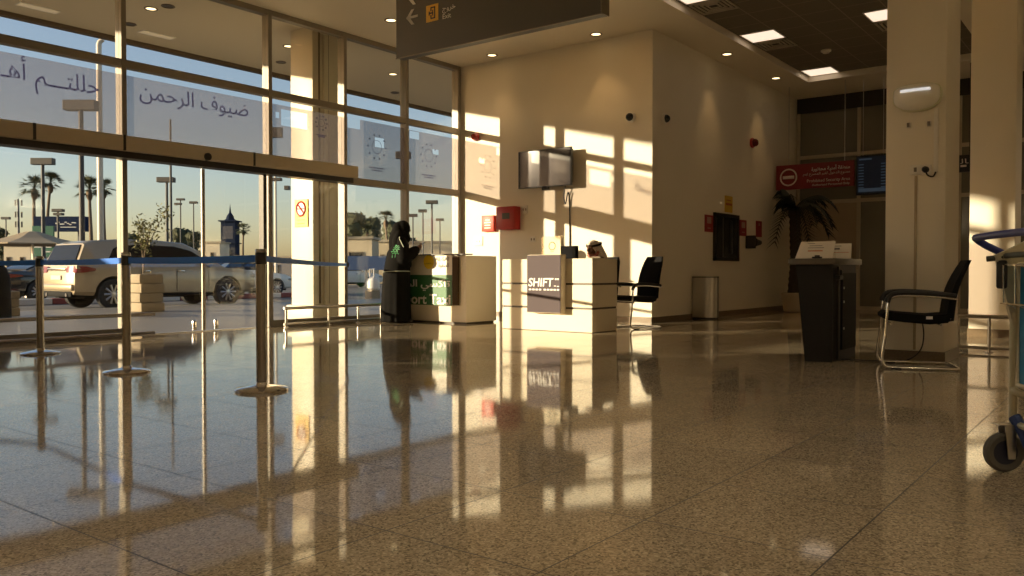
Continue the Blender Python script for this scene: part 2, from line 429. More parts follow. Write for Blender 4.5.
for i in range(len(MUL) - 1):
    x0, x1 = MUL[i], MUL[i + 1]
    w = sempty('window_%d' % (i + 1), ((x0 + x1) / 2, YG, 0)); WIN[i + 1] = w
    mw = 0.033
    b = nb(); box(b, (x0 - mw, YG - 0.02, 0), (x0 + mw, YG + 0.14, ZC), 0.004, 1)
    if i == len(MUL) - 2: box(b, (x1 - 0.05, YG - 0.02, 0), (x1 + 0.029, YG + 0.14, ZC), 0.004, 1)
    struct('mullion', b, ALU, w)
    a0, a1 = x0 + mw, x1 - (0.05 if i == len(MUL) - 2 else mw)
    b = nb()
    tr = [(3.47, 3.57), (4.68, ZC)] + ([(2.29, 2.40)] if i not in (3,) else []) + ([] if i == 3 else [(0, 0.1)])
    for z0, z1 in tr: box(b, (a0, YG - 0.012, z0), (a1, YG + 0.11, z1))
    struct('transom', b, ALU, w)
    for z0, z1 in ROWS + ([] if i == 3 else [(0.1, 2.29)]):
        b = nb(); box(b, (a0, YG + 0.04, z0), (a1, YG + 0.052, z1)); struct('pane', b, GLASS, w)
    b = nb(); film_sheet(b, a0, a1, 2.40 if i != 3 else 2.42, 3.38, HOLES.get(i + 1, []))
    struct('etched_film', b, FILM, w)
# lettering on the film
def film_text(s, px0, px1, py, cap, win):
    p0, p1 = on_y(px0, py, YG + 0.035), on_y(px1, py, YG + 0.035)
    text('film_lettering', arab(s), (p0.x, YG + 0.0355, p0.z), NY, cap, FILMTXT, WIN[win], width=p1.x - p0.x, align='LEFT', bold=0.0)
pz = on_y(140, 100.5, YG + 0.035)
film_text('ضيوف الرحمن', 139.5, 248, 98, 0.205, 4)
film_text('حللتـــم', 35, 98.5, 84, 0.215, 3)
film_text('أهـ', 0.5, 26, 76, 0.215, 3)
# small round emblems on the film of the three right-hand bays
for win, cx, cy, rp in ((5, 321.5, 123, 5.0), (6, 377, 147, 8.0), (7, 429, 155.5, 7.0)):
    c = on_y(cx, cy, YG + 0.034); e = on_y(cx + rp, cy, YG + 0.034); r = abs(e.x - c.x) * 1.1
    b = nb()
    for k in range(10):
        a = 2 * PI * k / 10; box(b, (c.x + math.cos(a) * r - 0.016, YG + 0.0345, c.z + math.sin(a) * r - 0.012), (c.x + math.cos(a) * r + 0.016, YG + 0.037, c.z + math.sin(a) * r + 0.012))
    tube(b, [(c.x + math.cos(t) * r * 0.55, YG + 0.036, c.z + math.sin(t) * r * 0.55) for t in [2 * PI * k / 16 for k in range(16)]], 0.004, 4, True)
    for dz, ww in ((-1.75, 0.9), (-1.95, 0.6)): box(b, (c.x - r * ww, YG + 0.0345, c.z + dz * r - 0.008), (c.x + r * ww, YG + 0.037, c.z + dz * r + 0.008))
    struct('film_emblem', b, FILMTXT, WIN[win])
# sliding door in the bay between 5.41 and 7.62
d = sempty('door_1', (6.51, YG, 0))
b = nb(); box(b, (1.9, YG - 0.32, 2.35), (9.2, YG - 0.03, 2.545), 0.02, 2); struct('header_cover', b, ALUL, d)
b = nb(); box(b, (1.9, YG - 0.26, 2.27), (9.14, YG - 0.03, 2.35)); struct('header_soffit', b, DARK, d)
b = nb()
for sx in (4.24, 5.3, 7.2): box(b, (sx, YG - 0.3225, 2.352), (sx + 0.035, YG - 0.29, 2.547))
struct('cover_joint', b, DARK, d)
sc_ = on_y(207.5, 152.5, YG - 0.32)
b = nb(); lathe(b, [(0.0, -0.03), (0.05, -0.03), (0.055, 0.0), (0.05, 0.045)], (0, 0, 0), 16, Matrix.Translation((sc_.x, YG - 0.30, 2.40)) @ Matrix.Rotation(R(90), 4, 'X')); struct('door_sensor', b, BLACKP, d, True)
for x0, x1 in ((5.52, 6.59), (6.61, 7.68)):
    b = nb(); box(b, (x0, YG + 0.0, 0.02), (x1, YG + 0.012, 2.27)); lf = struct('door_leaf', b, GLASS, d)
    xe = x1 if x0 < 6 else x0
    b = nb(); box(b, (xe - 0.014, YG - 0.006, 0.02), (xe + 0.014, YG + 0.018, 2.27)); struct('meeting_stile', b, pm('pale_edge_strip', (0.55, 0.50, 0.42, 1), 0.35, 0.3), lf)
    xs = 6.43 if x0 < 6 else 6.77
    b = nb(); box(b, (xs - 0.03, YG - 0.05, 0.02), (xs + 0.03, YG + 0.0, 0.16), 0.012); struct('door_lock', b, CHROME, lf, True)
b = nb(); box(b, (5.51, YG - 0.03, 0.0), (7.69, YG + 0.03, 0.012)); struct('floor_track', b, pm('worn_steel_track', (0.8, 0.77, 0.7, 1), 0.3, 0.8), d)
b = nb(); box(b, (7.56, YG - 0.05, 0), (7.62, YG + 0.06, 2.3)); struct('door_jamb', b, DARK, d)

# outside: canopy, its column, paving, road
SOFF = pm('canopy_soffit', (0.74, 0.665, 0.52, 1), 0.6, 0, 0.03, 1)
b = nb(); box(b, (-9, 10.7, 4.93), (30, 14.4, 5.2)); can = struct('canopy_roof', b, SOFF)
b = nb(); box(b, (-9, 14.28, 4.86), (30, 14.42, 5.2)); struct('canopy_edge', b, pm('canopy_edge_brown', (0.10, 0.07, 0.04, 1), 0.6), can)
STONE = pm('cream_column_cladding', (0.78, 0.70, 0.54, 1), 0.45, 0, 0.04, 3)
c = sempty('column', (9.25, 11.35, 0))
b = nb(); box(b, (8.98, 11.06, 0), (9.53, 11.64, 4.93), 0.015); struct('shaft', b, STONE, c, True)
b = nb()
for x0, x1 in ((9.10, 9.13), (9.29, 9.315)): box(b, (x0, 11.045, 0.3), (x1, 11.065, 4.9))
struct('cover_strip', b, pm('column_joint_brown', (0.2, 0.15, 0.09, 1), 0.6), c)
b = nb(); box(b, (9.19, 11.01, 0.25), (9.29, 11.07, 4.9), 0.04, 3); struct('corner_guard', b, STONE, c, True)
b = nb(); box(b, (8.91, 10.99, 0), (9.60, 11.71, 0.27), 0.03); struct('plinth', b, STONE, c, True)
PAVE = grid_mat('pavement_slabs', (0.23, 0.20, 0.16, 1), (0.12, 0.10, 0.08, 1), 0.6, 0.6, 0.006, 0.45)
b = nb(); box(b, (-30, 10.66, -0.4), (45, 18.9, -0.005)); struct('sidewalk', b, PAVE)
b = nb(); box(b, (-30, 18.9, -0.4), (45, 19.1, 0.0), 0.02); struct('kerb', b, pm('kerb_concrete', (0.42, 0.37, 0.29, 1), 0.8, 0, 0.15, 5))
b = nb(); box(b, (-300, 10.0, -0.6), (600, 700, -0.11)); struct('road', b, pm('asphalt', (0.11, 0.10, 0.09, 1), 0.85, 0, 0.2, 3))
# kerb of the far side in red and white blocks
b = nb()
for k in range(16):
    box(b, (4 + k * 1.0, 25.2, -0.11), (4.98 + k * 1.0, 25.5, 0.06), 0.02)
o = struct('median_kerb', b, [pm('kerb_white_paint', (0.6, 0.57, 0.52, 1), 0.7), pm('kerb_red_paint', (0.25, 0.06, 0.05, 1), 0.7)])
pc = len(o.data.polygons) // 16
for k, p in enumerate(o.data.polygons): p.material_index = (k // pc) % 2

# ------------------------------------------------------------------ lamps of the hall, with added fill lamps
def downlight(px, py, z=ZC, lit=True, where='', on=True):
    p = on_z(px, py, z)
    t = thing('ceiling_downlight', where, 'downlight', (p.x, p.y, z), 0, 'ceiling downlights')
    b = nb(); lathe(b, [(0.075, 0.0), (0.10, 0.0), (0.105, -0.008), (0.095, -0.014), (0.078, -0.010), (0.075, 0.0)], n=24); obj('trim_ring', b, pm('downlight_ring', (0.16, 0.12, 0.08, 1), 0.35, 0.5), t, True)
    b = nb(); lathe(b, [(0.001, -0.004), (0.076, -0.004), (0.076, 0.0), (0.001, 0.0)], n=24); obj('lens', b, CAPLEN if lit else pm('unlit_lens', (0.05, 0.045, 0.04, 1), 0.3), t)
    return p
spots = []
for px, py, lb in ((391, 20, 'lit round downlight in ceiling at left end of the dark overhead sign'),
                   (492, 55, 'lit round downlight in ceiling beside the glass wall corner, below the sign'),
                   (596, 34, 'lit round downlight in ceiling beneath right end of the overhead sign'),
                   (727, 54, 'lit round downlight in ceiling nearest the corner, beside the tiled recess'),
                   (776, 78, 'lit round downlight in ceiling near the red hanging sign')):
    spots.append(downlight(px, py, where=lb))
for k, (px, py, lit, lb) in enumerate(((151, 8.5, True, 'lit downlight in outdoor canopy above the first left-hand bay joint'), (219, 63, True, 'lit canopy downlight over the sliding door film lettering'),
                      (288.5, 46, True, 'lit canopy downlight beside the outdoor column, on its left'), (323, 88, True, 'lit canopy downlight just behind the outdoor column'), (393, 74, True, 'lit canopy downlight seen through glass under the overhead sign'),
                      (168, 6, False, 'unlit dark canopy downlight just right of a lit one'), (130, 24, False, 'unlit dark canopy downlight behind the tall mullion'), (281, 62, False, 'unlit canopy downlight left of the outdoor column'), (395, 92.5, False, 'unlit canopy downlight above the second film bay'))):
    downlight(px, py, 4.93, lit, lb)
for p in spots:
    l = bpy.data.lights.new('downlight_beam', 'SPOT'); l.energy = 9; l.color = (1.0, 0.60, 0.24); l.spot_size = R(66); l.spot_blend = 0.8; l.shadow_soft_size = 0.05
    o = bpy.data.objects.new('downlight_beam', l); COL.objects.link(o); o.location = (p.x, p.y, ZC - 0.03)
HALL_FILL = [(x, y) for x in (-4.0, -1.0, 2.0, 5.0) for y in (-6.0, -3.0, 0.0, 3.0)] + [(8.0, -5.0), (11.0, -5.0), (13.0, -1.2), (16.0, -1.2), (13.0, -4.0), (16.0, -4.0)]  # fill downlights added out of view to brighten floor and walls
for x, y in HALL_FILL:
    t = thing('ceiling_downlight', 'added round fill downlight in the unseen hall ceiling', 'downlight', (x, y, ZC), 0, 'added fill downlights')
    b = nb(); lathe(b, [(0.075, 0.0), (0.10, 0.0), (0.105, -0.008), (0.095, -0.014), (0.078, -0.010), (0.075, 0.0)], n=24); obj('trim_ring', b, _M['downlight_ring'], t, True)
    b = nb(); lathe(b, [(0.001, -0.004), (0.076, -0.004), (0.076, 0.0), (0.001, 0.0)], n=24); obj('lens', b, CAPLEN, t)
    l = bpy.data.lights.new('hall_fill_beam', 'SPOT'); l.energy = 50 if x > 12 else 22; l.color = (1.0, 0.85, 0.63); l.spot_size = R(125); l.spot_blend = 1.0; l.shadow_soft_size = 0.07
    o = bpy.data.objects.new('hall_fill_beam', l); COL.objects.link(o); o.location = (x, y, ZC - 0.03)
for k in range(5):  # unseen uplights added to lift the ceiling and general brightness
    for q_, rz in (((-4.5 + k * 4.2, -8.98), 0), ((-5.98, -7.0 + k * 3.6), -90)):
        t = thing('fill_uplight', 'long uplight added as fill on the unseen hall wall', 'fill lamp', (q_[0], q_[1], 3.0), R(rz), 'added fill uplights')
        b = nb(); loft(b, [[Vector((x, 0.0, -0.10)), Vector((x, 0.05, -0.10)), Vector((x, 0.22, 0.0)), Vector((x, 0.20, 0.0)), Vector((x, 0.04, -0.08)), Vector((x, 0.0, -0.08))] for x in (-0.6, 0.6)]); obj('trough', b, WHITEP, t)
        l = bpy.data.lights.new('uplight', 'AREA'); l.shape = 'RECTANGLE'; l.size = 1.1; l.size_y = 0.1; l.energy = 10; l.color = (1.0, 0.85, 0.62)
        o = bpy.data.objects.new('uplight', l); COL.objects.link(o); M_ = t.matrix_basis @ Matrix.Translation((0, 0.12, -0.005)) @ Matrix.Rotation(R(-140), 4, 'X'); o.location = M_.translation; o.rotation_euler = M_.to_euler()
PANEL = emit('led_panel_glow', (1.0, 0.80, 0.62, 1), 0.50)
GRL = pm('vent_grille_grey', (0.5, 0.44, 0.35, 1), 0.5)
for x0, y0, lb in ((16.82, 4.98, 'square glowing ceiling panel nearest the red hanging sign'), (13.67, 4.98, 'square glowing ceiling panel, middle one along the recess edge'), (11.02, 4.98, 'square glowing ceiling panel cut by top of the photo'), (13.67, 2.98, 'square glowing ceiling panel beside the big column')):
    t = thing('ceiling_panel_light', lb, 'ceiling light', (x0 + 0.3, y0 + 0.3, ZC + 0.12), 0, 'glowing ceiling panels')
    b = nb(); box(b, (-0.28, -0.28, -0.008), (0.28, 0.28, -0.001)); obj('diffuser', b, PANEL, t)
    b = nb()
    for q in ((-0.3, -0.3, 0.3, -0.28), (-0.3, 0.28, 0.3, 0.3), (-0.3, -0.28, -0.28, 0.28), (0.28, -0.28, 0.3, 0.28)): box(b, (q[0], q[1], -0.012), (q[2], q[3], -0.001))
    obj('frame', b, WHITEP, t)
for x0, y0, lb in ((14.29, 4.98, 'square air vent behind the middle glowing ceiling panel'), (11.64, 4.98, 'square air vent behind the ceiling panel cut by the photo top'), (14.29, 2.98, 'square air vent next to the big column')):
    t = thing('ceiling_vent', lb, 'vent', (x0 + 0.3, y0 + 0.3, ZC + 0.12), 0, 'ceiling vents')
    b = nb()
    for k in range(4):
        r = 0.29 - k * 0.065
        for q in ((-r, -r, r, -r + 0.03), (-r, r - 0.03, r, r), (-r, -r, -r + 0.03, r), (r - 0.03, -r, r, r)): box(b, (q[0], q[1], -0.02 + k * 0.003), (q[2], q[3], -0.004))
    obj('grille', b, GRL, t)
    b = nb(); box(b, (-0.29, -0.29, -0.004), (0.29, 0.29, -0.001)); obj('backing', b, BLACKP, t)
p = on_z(826, 50, ZC + 0.12)
b = nb(); lathe(b, [(0.001, -0.06), (0.05, -0.06), (0.075, -0.035), (0.09, -0.03), (0.09, -0.001), (0.001, -0.001)], (p.x, p.y, ZC + 0.12), 20)
tag(obj('smoke_detector', b, WHITEP, None, True), 'white round smoke detector on the dark ceiling tiles', 'smoke detector')
for px, py, lb in ((38.5, 7.5, 'pale flush strip light in the canopy at the top left corner'), (157, 34.5, 'pale flush strip light in the canopy right of the tall mullion')):
    p = on_z(px, py, 4.93)
    t = thing('strip_light', lb, 'strip light', (p.x, p.y, 4.93), 0, 'canopy strip lights')
    b = nb(); box(b, (-0.30, -0.10, -0.012), (0.30, 0.10, -0.001)); obj('frame', b, WHITEP, t)
    b = nb(); box(b, (-0.28, -0.085, -0.016), (0.28, 0.085, -0.011)); obj('diffuser', b, emit('opal_diffuser', (1.0, 0.85, 0.62, 1), 0.06), t)
# ================================================================== BARRIERS
BELT = pm('blue_belt_webbing', (0.008, 0.16, 0.72, 1), 0.6, 0, 0.1, 80)
POSTM = pm('satin_steel_post', (0.40, 0.375, 0.33, 1), 0.2, 1.0, 0.04)
PA = on_z(261.5, 390.5, 0); PB = on_z(127, 372.5, 0); PC = on_z(40.5, 353.8, 0)
def post(p, lb):
    t = thing('retractable_barrier_post', lb, 'barrier post', (p.x, p.y, 0), 0, 'belt barrier posts')
    b = nb(); lathe(b, [(0.001, 0), (0.182, 0), (0.184, 0.012), (0.175, 0.02), (0.09, 0.034), (0.045, 0.042), (0.036, 0.06), (0.001, 0.06)], n=40); obj('base', b, CHROME, t, True)
    b = nb(); lathe(b, [(0.001, 0.05), (0.035, 0.05), (0.035, 0.885), (0.001, 0.885)], n=28); obj('pole', b, POSTM, t, True)
    b = nb(); lathe(b, [(0.001, 0.885), (0.037, 0.885), (0.037, 0.965), (0.001, 0.965)], n=28); obj('belt_cassette', b, BLACKP, t, True)
    b = nb(); lathe(b, [(0.001, 0.965), (0.038, 0.965), (0.038, 0.985), (0.034, 0.99), (0.001, 0.99)], n=28); obj('cap', b, POSTM, t, True)
    return t
tA = post(PA, 'steel belt barrier post nearest the camera, in front of the sliding door jamb')
tB = post(PB, 'steel belt barrier post in the middle of the row, overlapping the tall mullion')
tC = post(PC, 'steel belt barrier post at the far left end of the row, before the car tail')
def belt(t, p, q, z0=0.925, z1=0.925, w=0.05, sag=0.006, off0=0.036, off1=0.036):
    p = Vector((p.x, p.y, 0)); q = Vector((q.x, q.y, 0)); d = (q - p).normalized(); n = Vector((-d.y, d.x, 0))
    p = p + d * off0; q = q - d * off1; rings = []
    for k in range(13):
        u = k / 12; c = p.lerp(q, u); z = z0 + (z1 - z0) * u - sag * 4 * u * (1 - u)
        rings.append([Vector((c.x, c.y, z)) + n * a + Vector((0, 0, e)) for a, e in ((-0.001, -w / 2), (0.001, -w / 2), (0.001, w / 2), (-0.001, w / 2))])
    b = nb(); loft(b, rings); obj('belt', b, BELT, t, world=True)
belt(tA, PA, PB); belt(tB, PB, PC); belt(tC, PC, Vector((3.2, YG - 0.03, 0)), off1=0.0)
RC = Vector((9.17, YG - 0.06, 0)); belt(tA, PA, RC, 0.925, 0.95, 0.045, 0.01, 0.036, 0.0)
b = nb(); box(b, (9.15, YG - 0.07, 0.91), (9.21, YG - 0.02, 0.99), 0.01); tag(obj('belt_wall_clip', b, BLACKP), 'small black belt clip on the mullion left of the standing woman', 'belt clip')
# low guard rails
def rail(lb, p, q, z, posts, low=True, r=0.024):
    c = Vector(((p[0] + q[0]) / 2, (p[1] + q[1]) / 2, 0))
    t = thing('guard_rail', lb, 'guard rail', c)
    b = nb(); tube(b, [(*p, z), (*q, z)], r, 14); obj('top_rail', b, STEEL, t, True, True)
    if low:
        b = nb(); tube(b, [(*p, 0.045), (*q, 0.045)], r * 0.8, 12); obj('bottom_rail', b, STEEL, t, True, True)
    for u in posts:
        x = p[0] + (q[0] - p[0]) * u; y = p[1] + (q[1] - p[1]) * u
        b = nb(); tube(b, [(x, y, 0), (x, y, z)], r * 0.8, 12); lathe(b, [(0.001, 0), (0.04, 0), (0.04, 0.01), (0.001, 0.01)], (x, y, 0), 16); obj('post', b, STEEL, t, True, True)
    return t
GY = 10.24
rail('low steel guard rail on the left before the glass, behind the barrier posts', (2.95, GY), (5.72, GY), 0.285, (0.05, 0.5, 0.86))
rail('low steel guard rail before the glass between sliding door and taxi counter', (7.76, GY), (9.80, GY), 0.285, (0.02, 0.42, 0.72, 0.97))
g0 = on_z(958, 351, 0)
rail('low steel guard rail behind the luggage trolley, by the far right column', (g0.x, g0.y), (g0.x + 0.02, g0.y - 1.5), 0.37, (0.0, 0.19, 0.6, 1.0), True, 0.02)

# ================================================================== COUNTERS
LAM = pm('cream_laminate', (0.78, 0.71, 0.575, 1), 0.55, 0, 0.04, 2, spec=0.2)
GRV = pm('dark_groove', (0.06, 0.045, 0.03, 1), 0.5)
GREEN = pm('green_sign_vinyl', (0.025, 0.14, 0.045, 1), 0.5)
SIGNW = pm('white_sign_vinyl', (0.74, 0.70, 0.60, 1), 0.5)
YELV = pm('yellow_vinyl', (0.85, 0.60, 0.01, 1), 0.5)
TX0, TX1, TY0, TY1, TH_ = 9.96, 10.72, 8.54, 10.20, 1.09
t = thing('taxi_counter', 'cream taxi counter with green Airport Taxi sign beside the glass wall', 'counter', (10.34, 9.37, 0))
b = nb(); box(b, (TX0, TY0, 0.03), (TX0 + 0.1, TY1, TH_)); box(b, (TX0 + 0.1, TY0, 0.03), (TX1, TY0 + 0.06, TH_)); box(b, (TX0 + 0.1, TY1 - 0.06, 0.03), (TX1, TY1, TH_)); obj('body', b, LAM, t, world=True)
b = nb(); box(b, (TX0 + 0.03, TY0 + 0.03, 0), (TX1 - 0.03, TY1 - 0.03, 0.03)); obj('plinth', b, GRV, t, world=True)
b = nb(); box(b, (TX0 + 0.1, TY0 + 0.06, 0.72), (TX1, TY1 - 0.06, 0.75)); obj('worktop', b, LAM, t, world=True)
b = nb(); box(b, (TX0 - 0.1, TY0 - 0.02, TH_ + 0.012), (TX0 + 0.14, TY1, TH_ + 0.03), 0.004); box(b, (TX0 + 0.02, 8.7, TH_), (TX0 + 0.06, 8.75, TH_ + 0.012)); box(b, (TX0 + 0.02, 9.9, TH_), (TX0 + 0.06, 9.95, TH_ + 0.012)); obj('top_shelf', b, DARK, t, world=True)
sx = TX0 - 0.06
yl, yr_ = on_x(388, 280, sx).y, on_x(452, 280, sx).y
zt, zm, zb = on_x(445, 254, sx).z, on_x(445, 275, sx).z, on_x(445, 305.5, sx).z
b = nb(); box(b, (sx, yr_, zb), (TX0 - 0.002, yl, zt)); sp = obj('sign_panel', b, SIGNW, t, world=True)
b = nb(); box(b, (sx - 0.003, yr_, zb), (sx - 0.0005, yl, zm)); obj('green_band', b, GREEN, t, world=True)
b = nb(); box(b, (sx + 0.004, yr_ - 0.105, zb + 0.01), (TX0 - 0.002, yr_ - 0.001, zt - 0.05)); obj('dark_side_strip', b, pm('dark_brown_strip', (0.07, 0.045, 0.025, 1), 0.7, spec=0.1), sp, world=True)  # dark brown strip along the right of the sign panel
c = on_x(428.8, 262, sx - 0.002)
b = nb(); lathe(b, [(0.001, 0), (0.115, 0), (0.115, 0.002), (0.001, 0.002)], n=32, M=Matrix.Translation(c) @ Matrix.Rotation(R(-90), 4, 'Y')); obj('yellow_emblem', b, YELV, t, world=True)
def xt(name, s, px, py0, py1, X, mat, par, pw=None, align='CENTER', bold=0.0, shear=0.0):
    """lettering on a face looking towards -X; px: (left,right) columns or one anchor column"""
    p0 = on_x(px[0], py1, X); p1 = on_x(px[1], py1, X); cap = hz(py0, 1) ; cc = (p0 + p1) / 2
    h = on_x((px[0] + px[1]) / 2, py0, X).z - on_x((px[0] + px[1]) / 2, py1, X).z
    return text(name, s, (X, cc.y, cc.z), NX, h, mat, par, width=abs(p0.y - p1.y), bold=bold, shear=shear)
GREYT = pm('grey_lettering', (0.18, 0.17, 0.15, 1), 0.6)
xt('lettering', 'AL-SAF', (435.5, 449.5), 257, 261, sx - 0.002, GREYT, sp)
xt('lettering', arab('الصفوة'), (438.5, 449), 263, 267, sx - 0.002, GREYT, sp)
xt('lettering', arab('ـسـ'), (424.5, 433), 260.8, 264, sx - 0.0055, pm('brown_lettering', (0.35, 0.25, 0.02, 1), 0.6), sp)
xt('lettering', arab('تاكسي المطار'), (391, 450), 279.5, 286.5, sx - 0.006, WHITE, sp, bold=0.003)
xt('lettering', 'Airport Taxi', (391, 450.5), 293.5, 303.5, sx - 0.006, WHITE, sp, bold=0.005)

DX0, DX1, DY0, DY1, DH = 9.57, 10.23, 5.96, 7.51, 1.015
t = thing('service_desk', 'cream three-tier service desk with grey SHIFT sign, man seated behind', 'desk', (9.9, 6.73, 0))
for k in range(3):
    z0 = 0.008 + k * 0.335 if k else 0.006; z1 = (0.316, 0.651, DH)[k]
    b = nb()
    box(b, (DX0, DY0, z0), (DX0 + 0.12, DY1, z1), 0.004, 1); box(b, (DX0 + 0.12, DY0, z0), (DX1, DY0 + 0.1, z1), 0.004, 1); box(b, (DX0 + 0.12, DY1 - 0.1, z0), (DX1, DY1, z1), 0.004, 1)
    obj('tier', b, LAM, t, world=True)
b = nb()
box(b, (DX0 + 0.012, DY0 + 0.012, 0), (DX0 + 0.11, DY1 - 0.012, DH - 0.05)); box(b, (DX0 + 0.1, DY0 + 0.012, 0), (DX1 - 0.01, DY0 + 0.09, DH - 0.05)); box(b, (DX0 + 0.1, DY1 - 0.09, 0), (DX1 - 0.01, DY1 - 0.012, DH - 0.05))
obj('groove_core', b, GRV, t, world=True)
b = nb(); box(b, (DX0 + 0.12, DY0 + 0.1, 0.70), (DX1 + 0.08, DY1 - 0.1, 0.735)); obj('worktop', b, LAM, t, world=True)
SHG = pm('slate_violet_sign', (0.105, 0.084, 0.092, 1), 0.7, 0, 0.03, 2, spec=0.15)
px_ = DX0 - 0.13
yl, yr_ = on_x(527, 285, px_).y, on_x(561, 285, px_).y
zt, zb = on_x(545, 254.5, px_).z, on_x(545, 313, px_).z
b = nb(); box(b, (px_, yr_, zb), (px_ + 0.128, yl, zt), 0.006, 1); sp = obj('sign_box', b, pm('cream_sign_box', (0.62, 0.53, 0.40, 1), 0.4), t, world=True)
b = nb(); box(b, (px_ - 0.004, yr_ + 0.008, zb + 0.008), (px_, yl - 0.004, zt - 0.008)); sp = obj('sign_face', b, SHG, t, world=True)
xt('lettering', 'SHIFT', (528.5, 553.5), 277.8, 286.3, px_ - 0.007, WHITE, sp, bold=0.003, shear=0.1)
b = nb()
for a0, b0, a1, b1 in ((555, 280, 556.5, 278.3), (557.2, 278.3, 558.8, 280), (554, 285.6, 556, 286.4), (557, 286.0, 559, 286.8)):
    p, q = on_x(a0, max(b0, b1), px_ - 0.005), on_x(a1, min(b0, b1), px_ - 0.005); box(b, (px_ - 0.008, min(p.y, q.y), p.z), (px_ - 0.0045, max(p.y, q.y), q.z))
for k in range(9):
    a = 529 + k * 3.3 + (1.5 if k > 3 else 0); p, q = on_x(a, 290.2 + k * 0.06, px_ - 0.005), on_x(a + 2.3, 288.6 + k * 0.06, px_ - 0.005); box(b, (px_ - 0.008, q.y, p.z), (px_ - 0.0045, p.y, q.z))
obj('sign_mark', b, WHITE, sp, world=True)
# leaflet holder, monitor, tray on the desk
ACR = glass('clear_acrylic', (0.96, 0.95, 0.92), 0.9)
hx = DX0 + 0.02
ya, yb2 = on_x(541.5, 245, hx).y, on_x(560.5, 245, hx).y; zt = on_x(551, 236, hx).z
t = thing('leaflet_holder', 'clear acrylic leaflet holder on top of the SHIFT desk', 'leaflet holder', (hx + 0.03, (ya + yb2) / 2, DH))
b = nb()
box(b, (hx, yb2, DH + 0.001), (hx + 0.004, ya, zt)); box(b, (hx + 0.06, yb2, DH + 0.001), (hx + 0.064, ya, zt)); box(b, (hx + 0.004, yb2, DH + 0.001), (hx + 0.06, yb2 + 0.004, zt)); box(b, (hx + 0.004, ya - 0.004, DH + 0.001), (hx + 0.06, ya, zt)); box(b, (hx + 0.004, yb2 + 0.004, DH + 0.001), (hx + 0.06, ya - 0.004, DH + 0.006))
obj('case', b, ACR, t, world=True)
b = nb(); box(b, (hx + 0.03, yb2 + 0.02, DH + 0.008), (hx + 0.034, ya - 0.03, zt - 0.02)); lf = obj('leaflet', b, pm('leaflet_paper', (0.75, 0.71, 0.62, 1), 0.6), t, world=True)
b = nb()
cy, cz = (ya + yb2) / 2, (DH + zt) / 2 + 0.02
tube(b, [(hx + 0.0285, cy + math.cos(a) * 0.055, cz + math.sin(a) * 0.055) for a in [2 * PI * k / 14 for k in range(14)]], 0.008, 4, True)
box(b, (hx + 0.027, cy - 0.03, cz - 0.085), (hx + 0.0298, cy + 0.03, cz - 0.075)); obj('printed_mark', b, GREYT, lf, world=True)
mx0 = 9.98
yl, yr_ = on_x(552, 250, mx0).y, on_x(577.5, 250, mx0).y; zt, zb = on_x(566, 246, mx0).z, 0.86
t = thing('computer_monitor', 'black monitor seen from behind on the SHIFT desk beside seated man', 'monitor', (mx0, (yl + yr_) / 2, 0.735))
b = nb(); box(b, (mx0, yr_, zb), (mx0 + 0.03, yl, zt), 0.008); obj('housing', b, pm('matt_black_plastic', (0.012, 0.012, 0.014, 1), 0.9, spec=0.05), t, True, True)
b = nb(); box(b, (mx0 + 0.03, yr_ + 0.012, zb + 0.012), (mx0 + 0.033, yl - 0.012, zt - 0.012)); obj('screen', b, pm('dark_screen', (0.02, 0.02, 0.025, 1), 0.1), t, world=True)
cy = (yl + yr_) / 2
b = nb(); box(b, (mx0 - 0.02, cy - 0.03, 0.745), (mx0 + 0.002, cy + 0.03, 1.0), 0.004); box(b, (mx0 - 0.09, cy - 0.11, 0.735), (mx0 + 0.09, cy + 0.11, 0.748), 0.005); obj('stand', b, BLACKP, t, world=True)
p0, p1 = on_x(592, 258, DX0 + 0.08), on_x(603, 258, DX0 + 0.08)
b = nb(); box(b, (DX0 + 0.02, p1.y, DH + 0.001), (DX0 + 0.11, p0.y, DH + 0.018), 0.004); box(b, (DX0 + 0.03, p1.y + 0.02, DH + 0.018), (DX0 + 0.1, p0.y - 0.03, DH + 0.026)); tag(obj('paper_pad', b, pm('brown_card', (0.12, 0.09, 0.055, 1), 0.7)), 'small dark pad lying on right end of the SHIFT desk top', 'pad')

